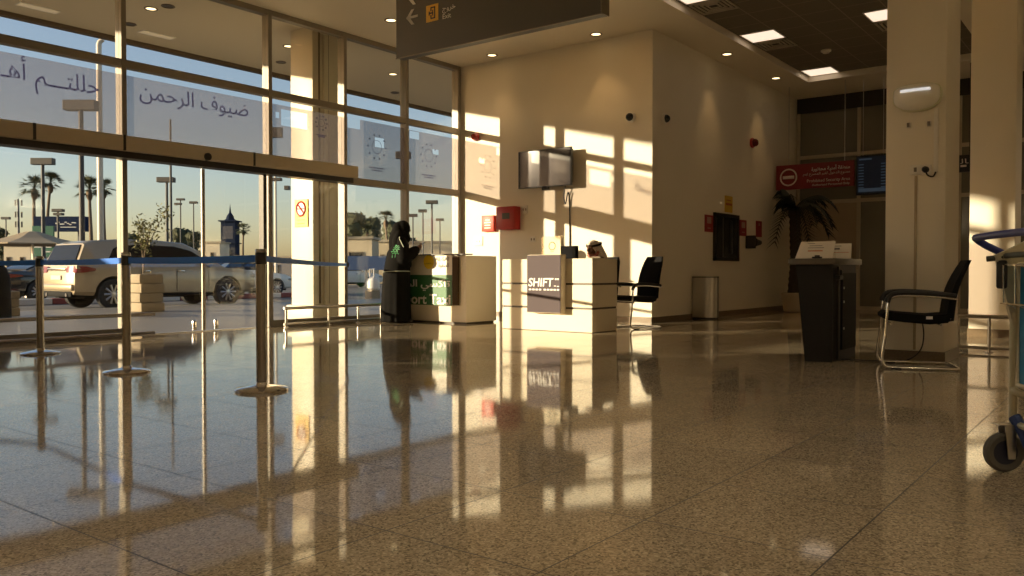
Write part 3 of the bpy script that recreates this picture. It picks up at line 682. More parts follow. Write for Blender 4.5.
# ================================================================== CHAIRS
def tube_r(path, r=0.0125): 
    b = nb(); tube(b, path, r, 10); return b
def cantilever(name, lb, loc, rz, top, mesh_back=False):
    t = thing(name, lb, 'chair', loc, rz, 'black cantilever chairs')
    # seat
    b = nb(); prof = [(-0.24, 0.40), (-0.10, 0.385), (0.10, 0.40), (0.22, 0.415), (0.27, 0.435), (0.275, 0.465), (0.24, 0.49), (0.10, 0.475), (-0.10, 0.462), (-0.24, 0.475), (-0.26, 0.44)]
    prism(b, prof, ((0, 0.235, 0), (1, 0, 0), (0, 0, 1)), 0.47)
    bmesh.ops.bevel(b, geom=[e for e in b.edges if abs(e.verts[0].co.y - e.verts[1].co.y) < 1e-5], offset=0.02, segments=2, affect='EDGES')
    obj('seat', b, BLACKF, t, True)
    # backrest
    b = nb(); rings = []
    for k in range(9):
        u = k / 8; z = 0.44 + u * (top - 0.44); x = -0.25 - 0.15 * u + 0.035 * math.sin(u * PI); w = 0.215 - 0.03 * u + 0.02 * math.sin(u * PI); th = 0.035 - 0.015 * u
        if k == 8: w -= 0.02
        rings.append([Vector((x - th, w, z)), Vector((x - th * 0.4, w + 0.008, z)), Vector((x + th * 0.6, w, z)), Vector((x + th, w * 0.5, z)), Vector((x + th * 0.8, 0, z)), Vector((x + th, -w * 0.5, z)), Vector((x + th * 0.6, -w, z)), Vector((x - th * 0.4, -w - 0.008, z)), Vector((x - th, -w, z)), Vector((x - th * 1.1, 0, z))])
    loft(b, rings); obj('backrest', b, BLACKF, t, True)
    for s in (-0.1, 0.1):
        b = nb(); tube(b, [(-0.17, s, 0.40), (-0.29, s, 0.42), (-0.31, s, 0.62)], 0.014, 8); obj('back_bracket', b, BLACKP, t, True)
    # sled frame in one bent tube
    path = []
    half = [(-0.30, 0.605), (-0.1, 0.625), (0.10, 0.63), (0.19, 0.615), (0.225, 0.56), (0.245, 0.30), (0.27, 0.10), (0.255, 0.035), (0.20, 0.0145), (0.0, 0.0145), (-0.30, 0.0145)]
    sm = smooth_path([(x, 0, z) for x, z in half], 4)
    L_ = [Vector((p.x, 0.26, max(p.z, 0.0145))) for p in sm]
    path = L_ + [Vector((-0.325, 0.235, 0.0145)), Vector((-0.325, -0.235, 0.0145))] + [Vector((p.x, -0.26, p.z)) for p in reversed(L_)]
    b = tube_r(path); obj('sled_frame', b, CHROME, t, True)
    for z, x in ((0.405, -0.18), (0.405, 0.2)):
        b = nb(); tube(b, [(x, -0.25, z - 0.02), (x, 0.25, z - 0.02)], 0.011, 8); obj('cross_bar', b, CHROME, t, True)
    for s in (1, -1):
        b = nb(); tube(b, smooth_path([(-0.29, 0.26 * s, 0.628), (-0.1, 0.26 * s, 0.648), (0.1, 0.26 * s, 0.653), (0.2, 0.26 * s, 0.635), (0.235, 0.26 * s, 0.57)], 4), 0.023, 8); obj('armrest', b, BLACKP, t, True)
    for s in (1, -1):
        b = nb(); box(b, (0.12, 0.26 * s - 0.018, 0.0), (0.2, 0.26 * s + 0.018, 0.012), 0.004); obj('foot_pad', b, RUB, t)
    if not mesh_back:
        b = nb(); box(b, (-0.12, 0.236, 0.43), (-0.07, 0.238, 0.455)); obj('seat_label', b, WHITE, t)
    return t
c2 = on_z(922, 366, 0)
cantilever('cantilever_chair', 'black cantilever chair with chrome sled legs in front of big column', (7.90, 1.62, 0), R(108), 0.93)
ch1 = cantilever('cantilever_chair', 'black high-back cantilever chair standing right of the SHIFT desk', (10.86, 6.04, 0), R(158), 1.06, True)
dup(ch1, (11.22, 8.25, 0), R(165), 'black high-back chair in the gap between taxi counter and SHIFT desk')
dup(ch1, (10.72, 6.62, 0), R(180), 'black chair under the seated man behind the SHIFT desk')

# ================================================================== THINGS ON THE TV WALL
yl, yr_ = on_x(518, 170, 11.88).y, on_x(571, 170, 11.88).y
zt, zb = on_x(545, 149, 11.88).z, on_x(545, 187, 11.88).z
t = thing('wall_television', 'flat television on a wall bracket, dark glossy screen mirroring the windows', 'television', (11.95, (yl + yr_) / 2, zb))
b = nb(); box(b, (11.885, yr_, zb), (11.93, yl, zt), 0.01); obj('housing', b, BLACKP, t, True, True)
b = nb(); box(b, (11.880, yr_ + 0.014, zb + 0.022), (11.886, yl - 0.014, zt - 0.014)); obj('screen', b, pm('glossy_black_screen', (0.02, 0.021, 0.024, 1), 0.08, spec=0.3), t, world=True)
b = nb(); box(b, (11.93, yr_ + 0.02, zb + 0.05), (12.0, yl - 0.02, zt - 0.03), 0.02); obj('rear_cover', b, pm('brown_grey_cover', (0.06, 0.05, 0.04, 1), 0.5), t, True, True)
b = nb(); box(b, (12.0, (yl + yr_) / 2 - 0.2, zb + 0.15), (12.02, (yl + yr_) / 2 + 0.2, zt - 0.15)); box(b, (12.02, (yl + yr_) / 2 - 0.05, zb + 0.2), (12.07, (yl + yr_) / 2 + 0.05, zt - 0.25)); box(b, (12.07, (yl + yr_) / 2 - 0.15, zb + 0.1), (12.1, (yl + yr_) / 2 + 0.15, zt - 0.1)); obj('wall_bracket', b, BLACKP, t, world=True)
b = nb(); box(b, (11.89, (yl + yr_) / 2 - 0.09, zb - 0.05), (11.93, (yl + yr_) / 2 + 0.06, zb), 0.01); obj('sensor_bar', b, BLACKP, t, world=True)
cp = on_x(566.5, 187, 11.98)
b = nb(); tube(b, smooth_path([(11.98, cp.y, zb + 0.1), (12.02, cp.y + 0.08, zb - 0.15), (12.04, cp.y + 0.06, zb - 0.3), (12.03, cp.y, zb - 0.1), (12.08, cp.y, zb - 0.35), (12.085, cp.y, 0.9), (12.085, cp.y + 0.02, 0.45)], 6), 0.012, 6)
tag(obj('power_cable', b, BLACKP, None, True), 'thin dark cable hanging down the wall from the television', 'cable')
def xbox(px0, py0, px1, py1, X, d):
    a, c_ = on_x(px0, (py0 + py1) / 2, X), on_x(px1, (py0 + py1) / 2, X)
    u, v = on_x((px0 + px1) / 2, py0, X), on_x((px0 + px1) / 2, py1, X)
    return (X, c_.y, v.z), (X + d, a.y, u.z)
lo, hi = xbox(496, 206.5, 514.5, 229.5, 11.92, 0.18)
t = thing('fire_hose_cabinet', 'dark red wall cabinet with grey round window beside the glass corner', 'fire cabinet', (12.0, (lo[1] + hi[1]) / 2, lo[2]))
b = nb(); box(b, lo, (XB, hi[1], hi[2]), 0.01); obj('case', b, REDP, t, True, True)
b = nb(); box(b, (lo[0] - 0.012, lo[1] + 0.02, lo[2] + 0.02), (lo[0] + 0.001, hi[1] - 0.02, hi[2] - 0.02), 0.004); dr = obj('door', b, REDP, t, True, True)
b = nb(); box(b, (lo[0] - 0.02, lo[1] + 0.1, (lo[2] + hi[2]) / 2 - 0.02), (lo[0] - 0.0115, (lo[1] + hi[1]) / 2 + 0.06, (lo[2] + hi[2]) / 2 + 0.09), 0.02); obj('window', b, pm('smoky_grey_window', (0.08, 0.07, 0.065, 1), 0.2), dr, world=True)
lo, hi = xbox(481.5, 215.5, 493.5, 231.5, 12.02, 0.08)
t = thing('red_wall_sign', 'small bright red sign box left of the dark red cabinet', 'sign', (12.05, (lo[1] + hi[1]) / 2, lo[2]))
b = nb(); box(b, lo, (XB, hi[1], hi[2]), 0.006); obj('panel', b, pm('bright_red_enamel', (0.62, 0.06, 0.03, 1), 0.45), t, True, True)
b = nb()
for k, w in enumerate((0.10, 0.16, 0.14, 0.15)): box(b, (lo[0] - 0.002, (lo[1] + hi[1]) / 2 - w / 2, hi[2] - 0.09 - k * 0.05), (lo[0], (lo[1] + hi[1]) / 2 + w / 2, hi[2] - 0.075 - k * 0.05))
obj('white_line', b, WHITE, t, world=True)
p = on_x(476.5, 137, XB)
t = thing('alarm_beacon', 'round red alarm beacon high on the sunlit wall near the glass', 'alarm beacon', (XB, p.y, p.z))
MX = Matrix.Rotation(R(-90), 4, 'Y')
b = nb(); lathe(b, [(0.001, 0), (0.075, 0), (0.08, 0.03), (0.07, 0.05), (0.001, 0.05)], n=20, M=MX); obj('base', b, REDP, t, True)
b = nb(); lathe(b, [(0.065, 0.05), (0.062, 0.09), (0.04, 0.12), (0.001, 0.13)], n=20, M=MX); obj('lens', b, pm('red_lens', (0.35, 0.03, 0.02, 1), 0.12), t, True)
def socket(lb, px0, py0, px1, py1, X=XB, mat=WHITEP):
    lo, hi = xbox(px0, py0, px1, py1, X - 0.012, 0.012)
    t = thing('wall_socket', lb, 'socket', (X, (lo[1] + hi[1]) / 2, lo[2]))
    b = nb(); box(b, lo, hi, 0.003); obj('plate', b, mat, t, True, True)
    b = nb(); cy, cz = (lo[1] + hi[1]) / 2, (lo[2] + hi[2]) / 2
    for s in (-1, 1): box(b, (lo[0] - 0.002, cy + s * 0.03 - 0.012, cz - 0.02), (lo[0] + 0.001, cy + s * 0.03 + 0.012, cz + 0.02))
    obj('switch', b, pm('grey_socket_detail', (0.2, 0.17, 0.13, 1), 0.5), t, world=True)
socket('cream double socket high on the wall right of the dark red cabinet', 521.5, 205.5, 527.5, 213.5)
socket('cream socket low on the wall left of the leaflet holder', 530, 236.5, 535.5, 242)
socket('white socket plate on the sunlit wall below the small red sign', 474, 236.5, 482.5, 246)
p = on_y(751.5, 143, YR)
t = thing('alarm_beacon', 'small dark red alarm beacon high on the dim side wall', 'alarm beacon', (p.x, YR, p.z))
MY = Matrix.Rotation(R(90), 4, 'X')
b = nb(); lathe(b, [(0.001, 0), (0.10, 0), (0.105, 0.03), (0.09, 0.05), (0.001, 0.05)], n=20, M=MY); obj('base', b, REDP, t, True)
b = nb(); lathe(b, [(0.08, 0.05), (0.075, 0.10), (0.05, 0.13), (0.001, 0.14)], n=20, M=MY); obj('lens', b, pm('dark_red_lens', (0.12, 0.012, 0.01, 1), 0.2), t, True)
def dome_cam(lb, p, n):
    t = thing('dome_camera', lb, 'camera', p)
    M = Vector((0, 0, 1)).rotation_difference(Vector(n)).to_matrix().to_4x4()
    b = nb(); lathe(b, [(0.001, 0), (0.085, 0), (0.088, 0.04), (0.07, 0.06), (0.001, 0.06)], n=20, M=M); obj('housing', b, WHITEP, t, True)
    b = nb(); lathe(b, [(0.066, 0.06), (0.06, 0.09), (0.038, 0.115), (0.001, 0.125)], n=20, M=M); obj('dome', b, pm('smoked_dome', (0.01, 0.01, 0.011, 1), 0.1), t, True)
dome_cam('white dome camera on the sunlit wall just left of the wall corner', on_x(631.5, 117.5, XB), (-1, 0, 0))
dome_cam('white dome camera on the dim wall just right of the wall corner', on_y(663, 119, YR), (0, -1, 0))

# ================================================================== THINGS ON THE SIDE WALL
def ybox(px0, py0, px1, py1, Y, d):
    xs = (on_y(px0, py0, Y).x, on_y(px1, py1, Y).x); m = (px0 + px1) / 2
    return (xs[0], Y - d, on_y(m, py1, Y).z), (xs[1], Y, on_y(m, py0, Y).z)
lo, hi = ybox(713, 214, 737, 261, YR, 0.05)
t = thing('recessed_fire_cabinet', 'black framed fire cabinet with glossy door on the dim side wall', 'fire cabinet', ((lo[0] + hi[0]) / 2, YR, lo[2]))
b = nb()
for q in ((lo[0], lo[2], hi[0], lo[2] + 0.06), (lo[0], hi[2] - 0.06, hi[0], hi[2]), (lo[0], lo[2], lo[0] + 0.06, hi[2]), (hi[0] - 0.06, lo[2], hi[0], hi[2])): box(b, (q[0], YR - 0.05, q[1]), (q[2], YR, q[3]))
obj('frame', b, DARK, t, world=True)
b = nb(); box(b, (lo[0] + 0.06, YR - 0.035, lo[2] + 0.06), (hi[0] - 0.06, YR - 0.02, hi[2] - 0.06)); dr = obj('door', b, pm('smoked_door_glass', (0.02, 0.019, 0.016, 1), 0.12), t, world=True)
b = nb(); box(b, (lo[0] + 0.70, YR - 0.06, lo[2] + 0.14), (lo[0] + 0.80, YR - 0.035, hi[2] - 0.12), 0.03); obj('handle', b, BLACKP, dr, True, True)
b = nb(); box(b, (lo[0] + 0.36, YR - 0.04, lo[2] + 0.07), (lo[0] + 0.40, YR - 0.034, hi[2] - 0.07)); obj('divider', b, pm('brown_divider', (0.05, 0.042, 0.03, 1), 0.4), dr, world=True)
def ysign(name, lb, q, mat, bars, bmat=WHITE, group=None):
    lo, hi = ybox(*q, YR, 0.012)
    t = thing(name, lb, 'sign', ((lo[0] + hi[0]) / 2, YR, lo[2]))
    b = nb(); box(b, lo, hi, 0.002, 1); obj('panel', b, mat, t, world=True)
    W, H = hi[0] - lo[0], hi[2] - lo[2]
    b = nb()
    for x0, z0, x1, z1 in bars: box(b, (lo[0] + W * x0, lo[1] - 0.002, lo[2] + H * z0), (lo[0] + W * x1, lo[1], lo[2] + H * z1))
    obj('pictogram', b, bmat, t, world=True)
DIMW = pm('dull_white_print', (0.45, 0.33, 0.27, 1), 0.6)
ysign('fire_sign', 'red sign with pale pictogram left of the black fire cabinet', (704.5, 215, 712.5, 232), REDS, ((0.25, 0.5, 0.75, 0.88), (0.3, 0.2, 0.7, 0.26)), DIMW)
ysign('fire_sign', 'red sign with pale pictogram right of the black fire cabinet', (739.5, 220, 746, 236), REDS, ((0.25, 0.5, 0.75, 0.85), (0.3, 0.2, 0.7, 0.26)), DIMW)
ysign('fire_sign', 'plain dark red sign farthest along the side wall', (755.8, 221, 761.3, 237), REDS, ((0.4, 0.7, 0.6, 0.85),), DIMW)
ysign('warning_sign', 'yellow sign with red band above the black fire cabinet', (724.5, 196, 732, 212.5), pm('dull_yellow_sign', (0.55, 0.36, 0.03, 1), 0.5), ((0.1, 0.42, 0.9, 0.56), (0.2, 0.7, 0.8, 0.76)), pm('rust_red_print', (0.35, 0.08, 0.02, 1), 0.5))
p = on_y(751, 242.5, YR)
t = thing('wall_speaker', 'small dark horn speaker under the farthest red sign', 'speaker', (p.x, YR, p.z))
b = nb(); box(b, (-0.30, -0.2, -0.13), (-0.24, 0.0, 0.13), 0.01); lathe(b, [(0.13, 0), (0.08, 0.2), (0.05, 0.45), (0.001, 0.46)], (0, 0, 0), 16, Matrix.Translation((-0.24, -0.1, 0)) @ Matrix.Rotation(R(90), 4, 'Y')); obj('horn', b, pm('dark_brown_plastic', (0.04, 0.03, 0.022, 1), 0.5), t, True)
b = nb(); box(b, (-0.1, -0.05, -0.02), (0.06, 0.0, 0.02)); obj('bracket', b, DARK, t)
# litter bin
p = on_y(706, 321, YR - 0.19)
t = thing('litter_bin', 'brushed steel half-round litter bin against the dim side wall', 'bin', (p.x, YR - 0.19, 0))
out = [(-0.2, 0.17)] + [(0.2 * math.cos(a), -0.02 + 0.2 * math.sin(a)) for a in [PI + PI * k / 16 for k in range(17)]] + [(0.2, 0.17)]
b = nb(); prism(b, out, ((0, 0, 0.03), (1, 0, 0), (0, 1, 0)), 0.70); obj('body', b, STEEL, t, True)
b = nb(); prism(b, [(x * 1.02, y * 1.02) for x, y in out], ((0, 0, 0.73), (1, 0, 0), (0, 1, 0)), 0.02); obj('lid', b, pm('dark_steel_rim', (0.12, 0.11, 0.1, 1), 0.35, 0.7), t, True)
b = nb(); prism(b, [(x * 0.97, y * 0.97) for x, y in out], ((0, 0, 0.0), (1, 0, 0), (0, 1, 0)), 0.03); obj('base_ring', b, BLACKP, t, True)
b = nb(); box(b, (0.17, -0.09, 0.58), (0.206, 0.06, 0.70), 0.01); obj('opening', b, BLACKP, t)
# ================================================================== HANGING SIGNS
SX = 6.45
yl, yr_ = on_x(396, 30, SX).y, on_x(601, 15, SX).y
zb = (on_x(396.5, 56.5, SX).z + on_x(601, 15.5, SX).z) / 2; zt = zb + 0.95
t = thing('hanging_sign', 'long dark grey overhead sign with left arrows and yellow exit symbol', 'sign', (SX + 0.06, (yl + yr_) / 2, zb))
SGN = pm('dark_olive_grey_sign', (0.058, 0.052, 0.040, 1), 0.45)
b = nb(); box(b, (SX, yr_, zb), (SX + 0.12, yl, zt), 0.004, 1); obj('panel', b, SGN, t, world=True)
b = nb(); box(b, (SX - 0.006, yr_ - 0.012, zb - 0.008), (SX + 0.01, yl + 0.002, zb)); box(b, (SX - 0.006, yr_ - 0.012, zb), (SX + 0.126, yr_, zt)); obj('edge_frame', b, pm('sign_edge_metal', (0.20, 0.17, 0.12, 1), 0.4, 0.5), t, world=True)
for yy_ in (yl - 0.35, yr_ + 0.35):
    b = nb(); cyl(b, (SX + 0.06, yy_, zt), (SX + 0.06, yy_, ZC), 0.012, 10); obj('hanger_rod', b, STEEL, t, True, True)
SGW = pm('pale_grey_lettering', (0.62, 0.60, 0.55, 1), 0.5)
def arrow(px, py, s):
    c = on_x(px, py, SX - 0.003); b = nb()
    o = (c, NX, Vector((0, 0, 1)))
    w = 0.012
    for poly in ([(-s, -w), (s * 0.95, -w), (s * 0.95, w), (-s, w)], [(-s * 1.05, 0), (-s * 0.15, s * 0.95), (-s * 0.15 + 0.04, s * 0.95), (-s * 1.05 + 0.05, 0)], [(-s * 1.05 + 0.05, 0), (-s * 0.15 + 0.04, -s * 0.95), (-s * 0.15, -s * 0.95), (-s * 1.05, 0)]):
        prism(b, poly, o, 0.004)
    obj('arrow', b, SGW, t, world=True)
arrow(412.5, 17, 0.085); arrow(414, -3, 0.085)
p0, p1 = on_x(426.3, 23, SX), on_x(438.5, 3, SX)
b = nb(); box(b, (SX - 0.005, p1.y, p0.z), (SX, p0.y, p1.z), 0.01, 1); ic = obj('exit_symbol', b, pm('amber_sign', (0.75, 0.42, 0.04, 1), 0.5), t, world=True)
cy, cz = (p0.y + p1.y) / 2, (p0.z + p1.z) / 2
b = nb()
def q(u0, v0, u1, v1): box(b, (SX - 0.009, cy - u1, cz + v0), (SX - 0.0045, cy - u0, cz + v1))
q(-0.02, 0.05, 0.045, 0.062); q(-0.02, -0.062, 0.045, -0.05); q(0.033, -0.062, 0.045, 0.062); q(-0.02, 0.02, -0.008, 0.062); q(-0.02, -0.062, -0.008, -0.02); q(-0.045, -0.007, 0.015, 0.007); q(-0.045, -0.02, -0.033, 0.02)
q(0.006, -0.03, 0.016, 0.03)
obj('symbol_mark', b, BLACKP, ic, world=True)
xt('lettering', arab('خروج'), (442.5, 455.5), 4.5, 9.5, SX - 0.004, SGW, t)
xt('lettering', 'Exit', (442.8, 451), 13.2, 18.2, SX - 0.004, SGW, t)

RX = 17.62
yl, yr_ = on_x(776, 175, RX).y, on_x(854, 175, RX).y
zt, zb = on_x(815, 163, RX).z, on_x(815, 188, RX).z
yl = min(yl, YR - 0.03)
t = thing('security_sign', 'dark red hanging sign reading Prohibited Security Area with no-entry symbol', 'sign', (RX + 0.04, (yl + yr_) / 2, zb))
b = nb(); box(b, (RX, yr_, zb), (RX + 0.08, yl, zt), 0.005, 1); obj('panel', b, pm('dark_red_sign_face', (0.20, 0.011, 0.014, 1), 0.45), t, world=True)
for px in (789, 845):
    y = on_x(px, 120, RX + 0.04).y
    b = nb(); cyl(b, (RX + 0.04, y, zt), (RX + 0.04, y, ZC), 0.01, 8); obj('hanger_rod', b, STEEL, t, True, True)
SW2 = pm('dim_white_print', (0.75, 0.68, 0.62, 1), 0.5)
c = on_x(788.5, 177.5, RX - 0.002)
b = nb(); tube(b, [(RX - 0.003, c.y + math.cos(a) * 0.17, c.z + math.sin(a) * 0.17) for a in [2 * PI * k / 32 for k in range(32)]], 0.016, 6, True); box(b, (RX - 0.008, c.y - 0.12, c.z - 0.033), (RX - 0.001, c.y + 0.12, c.z + 0.033), 0.01); obj('no_entry_symbol', b, SW2, t, True, True)
xt('lettering', arab('منطقة أمنية محظورة'), (811.5, 850), 166, 169.5, RX - 0.003, SW2, t, bold=0.002)
xt('lettering', arab('ممنوع الدخول لغير المصرح لهم'), (803, 850), 171.5, 174, RX - 0.003, SW2, t)
xt('lettering', 'Prohibited Security Area', (807, 850), 178, 181.2, RX - 0.003, SW2, t)
xt('lettering', 'Authorized Personnel Only', (812, 849.5), 182.8, 185, RX - 0.003, SW2, t)
# flight display next to it, another beyond the big column
yl, yr_ = on_x(856, 175, RX).y, on_x(889, 175, RX).y; zt, zb = on_x(872, 155, RX).z, on_x(872, 194.5, RX).z
t = thing('information_display', 'dark blue flight information screen hanging beside the red sign', 'display', (RX + 0.05, (yl + yr_) / 2, zb))
b = nb(); box(b, (RX, yr_, zb), (RX + 0.1, yl, zt), 0.008); obj('housing', b, BLACKP, t, True, True)
SCR = emit('screen_navy', (0.006, 0.010, 0.018, 1), 0.1)
b = nb(); box(b, (RX - 0.004, yr_ + 0.03, zb + 0.03), (RX, yl - 0.03, zt - 0.03)); sc2 = obj('screen', b, SCR, t, world=True)
ROW = emit('screen_row_blue', (0.08, 0.13, 0.20, 1), 0.07)
b = nb(); W = yl - yr_ - 0.08
for k in range(9):
    z = zt - 0.19 - k * 0.058
    for a0, a1 in ((0.02, 0.2), (0.8, 0.97)): box(b, (RX - 0.006, yl - 0.04 - W * a1, z), (RX - 0.0035, yl - 0.04 - W * a0, z + 0.018))
box(b, (RX - 0.006, yr_ + 0.05, zb + 0.06), (RX - 0.0035, yl - 0.05, zb + 0.13)); box(b, (RX - 0.006, yl - 0.3, zt - 0.09), (RX - 0.0035, yl - 0.06, zt - 0.06)); obj('screen_row', b, ROW, sc2, world=True)
for y in (yl - 0.12, yr_ + 0.12):
    b = nb(); cyl(b, (RX + 0.05, y, zt), (RX + 0.05, y, ZC), 0.006, 8); obj('hanger_rod', b, STEEL, t, True, True)
y0, y1 = on_x(973, 164, RX).y, on_x(953, 164, RX).y; zt, zb = on_x(963, 155, RX).z, on_x(963, 172, RX).z
t = thing('hanging_sign', 'small dark hanging sign glimpsed between the two columns', 'sign', (RX + 0.05, (y0 + y1) / 2, zb))
b = nb(); box(b, (RX, y0, zb), (RX + 0.08, y1, zt), 0.005, 1); pn = obj('panel', b, pm('near_black_sign', (0.01, 0.012, 0.018, 1), 0.4), t, world=True)
text('lettering', '\uFEDF\uFE8E', (RX - 0.003, on_x(964.5, 162, RX).y, on_x(964, 163.5, RX).z), NX, 0.09, SW2, pn, width=0.14)
b = nb(); box(b, (RX - 0.004, on_x(966.5, 166, RX).y, on_x(963, 167, RX).z), (RX - 0.001, on_x(960.5, 166, RX).y, on_x(963, 165, RX).z)); obj('white_line', b, SW2, pn, world=True)
for y in (y0 + 0.06, y1 - 0.06):
    b = nb(); cyl(b, (RX + 0.04, y, zt), (RX + 0.04, y, ZC), 0.012, 8); obj('hanger_rod', b, DARK, t, True, True)

# ================================================================== ON THE BIG COLUMN
CX = 8.37
p = on_x(918, 97, CX)
t = thing('emergency_light', 'white rounded emergency lamp with painted glint strip high on the big column', 'emergency light', (CX, p.y, p.z))
b = nb()
def sh(s, dz0): return [Vector((0, 0.2 * s * math.cos(a), (0.115 if math.sin(a) > 0 else 0.135) * s * (abs(math.sin(a)) ** (0.45 if math.sin(a) > 0 else 0.8)) * (1 if math.sin(a) > 0 else -1) + dz0)) for a in [2 * PI * k / 32 for k in range(32)]]
rings = []
for s, d in ((1.0, 0.0), (1.0, 0.05), (0.97, 0.085), (0.85, 0.12), (0.6, 0.14), (0.25, 0.15)): rings.append([q_ + Vector((-d, 0, 0)) for q_ in sh(s, 0)])
loft(b, rings); obj('diffuser', b, pm('opal_lamp_cover', (0.88, 0.86, 0.78, 1), 0.22), t, True)
b = nb(); rings = []
for s, d, dz in ((1.03, 0.0, 0.0), (1.03, 0.06, 0.0), (0.99, 0.065, 0.0)): rings.append([Vector((-d, v.y, v.z)) for v in sh(s, 0)])
loft(b, rings); obj('backplate', b, pm('greenish_cream_plastic', (0.66, 0.66, 0.45, 1), 0.4), t, True)
b = nb(); box(b, (-0.160, -0.13, 0.028), (-0.115, 0.12, 0.052), 0.006); obj('glint_strip', b, emit('painted_glint', (0.95, 0.97, 1.0, 1), 0.25), t, True)  # glowing strip paints the highlight on the lamp cover
p = on_x(914.5, 171, CX)
def csock(lb, px, py, w, h, plug=False):
    p = on_x(px, py, CX)
    t = thing('wall_socket', lb, 'socket', (CX, p.y, p.z))
    b = nb(); box(b, (-0.03, -w / 2, -h / 2), (0, w / 2, h / 2), 0.006); obj('plate', b, WHITEP, t, True)
    if plug:
        b = nb(); lathe(b, [(0.001, 0), (0.03, 0), (0.028, 0.04), (0.015, 0.055), (0.001, 0.055)], (0, 0, 0), 14, Matrix.Translation((-0.03, 0, 0)) @ Matrix.Rotation(R(-90), 4, 'Y')); obj('plug', b, BLACKP, t, True)
    else:
        b = nb(); box(b, (-0.034, -0.012, -0.02), (-0.029, 0.012, 0.02)); obj('switch', b, pm('grey_socket_detail', (0.2, 0.17, 0.13, 1), 0.5), t)
csock('cream blank box on the big column, joined to a socket', 916, 170, 0.095, 0.09)
csock('cream socket with black plug on the big column', 926.5, 170, 0.085, 0.09, True)
csock('tiny cream fixing plate under left end of the emergency lamp', 909, 125.5, 0.035, 0.045)
csock('tiny cream fixing plate under right end of the emergency lamp', 929.5, 124, 0.035, 0.045)
p0, p1, p2, p3 = on_x(938.5, 108, CX), on_x(936, 172, CX), on_x(917, 176, CX), on_x(914.5, 352, CX)
b = nb(); box(b, (CX - 0.02, p1.y - 0.018, p1.z), (CX, p1.y + 0.018, p0.z), 0.004); tag(obj('cable_duct', b, WHITEP, None, True), 'cream cable duct from emergency lamp down to the plug socket', 'cable duct')
b = nb(); tube(b, smooth_path([(CX - 0.012, p1.y, p1.z), (CX - 0.02, p1.y + 0.02, p1.z - 0.04), (CX - 0.02, p1.y + 0.06, p1.z - 0.03), (CX - 0.05, on_x(927, 170, CX).y, p1.z + 0.0)], 5), 0.007, 6); tag(obj('plug_lead', b, BLACKP, None, True), 'short black cord looping from duct to the plug on big column', 'cord')
b = nb(); box(b, (CX - 0.012, p3.y - 0.012, 0.11), (CX, p3.y + 0.012, p2.z), 0.003); tag(obj('cable_duct', b, pm('brown_duct', (0.42, 0.34, 0.22, 1), 0.5), None, True), 'thin cable duct running down the big column to the floor', 'cable duct')  # thin duct in one even brown
b = nb(); c0 = on_x(919, 330, CX); tube(b, smooth_path([(CX - 0.01, c0.y - 0.02, 0.42), (CX - 0.05, c0.y - 0.05, 0.25), (CX - 0.08, c0.y - 0.02, 0.1), (CX - 0.15, c0.y + 0.1, 0.012), (CX - 0.22, c0.y + 0.3, 0.008), (CX - 0.3, 2.3, 0.008)], 6), 0.006, 6); tag(obj('extension_lead', b, BLACKP, None, True), 'thin black cord hanging down behind the chair to the dark desk', 'cord')

# ================================================================== DARK PODIUM WITH TWO SHEETS
t = thing('podium_desk', 'dark grey standing podium with open black side in front of big column', 'podium', (8.15, 2.42, 0))
DGY = pm('charcoal_laminate', (0.016, 0.0145, 0.013, 1), 0.5, 0, 0.08, 3, spec=0.25)
b = nb()
loft(b, [[Vector((7.80, 2.28, 0)), Vector((7.80, 2.53, 0)), Vector((8.55, 2.53, 0)), Vector((8.55, 2.28, 0))], [Vector((7.80, 2.28, 0.9)), Vector((7.78, 2.61, 0.9)), Vector((8.57, 2.61, 0.9)), Vector((8.55, 2.28, 0.9))]])
obj('body', b, DGY, t, world=True)
b = nb(); box(b, (8.05, 2.262, 0.1), (8.50, 2.281, 0.82)); obj('open_niche', b, pm('black_niche', (0.006, 0.006, 0.006, 1), 0.8), t, world=True)
b = nb(); box(b, (7.93, 2.262, 0.02), (7.95, 2.281, 0.88)); obj('seam', b, DARK, t, world=True)
b = nb(); box(b, (7.86, 2.235, 0.76), (7.98, 2.281, 0.80), 0.01); box(b, (7.95, 2.24, 0.8), (7.98, 2.281, 0.85), 0.01); obj('lock_bracket', b, BLACKP, t, world=True)
for z in (0.30, 0.55, 0.68):
    b = nb(); cyl(b, (8.08, 2.255, z), (8.08, 2.275, z), 0.012, 10); obj('bolt', b, STEEL, t, True, True)
b = nb(); box(b, (7.74, 2.24, 0.90), (8.62, 2.67, 0.955), 0.006); obj('top', b, pm('grey_brown_top', (0.11, 0.09, 0.065, 1), 0.4), t, True, True)
PAP = pm('laminated_sheet', (0.80, 0.74, 0.64, 1), 0.16, coat=0.6)
ORG = pm('orange_print', (0.55, 0.14, 0.03, 1), 0.5)
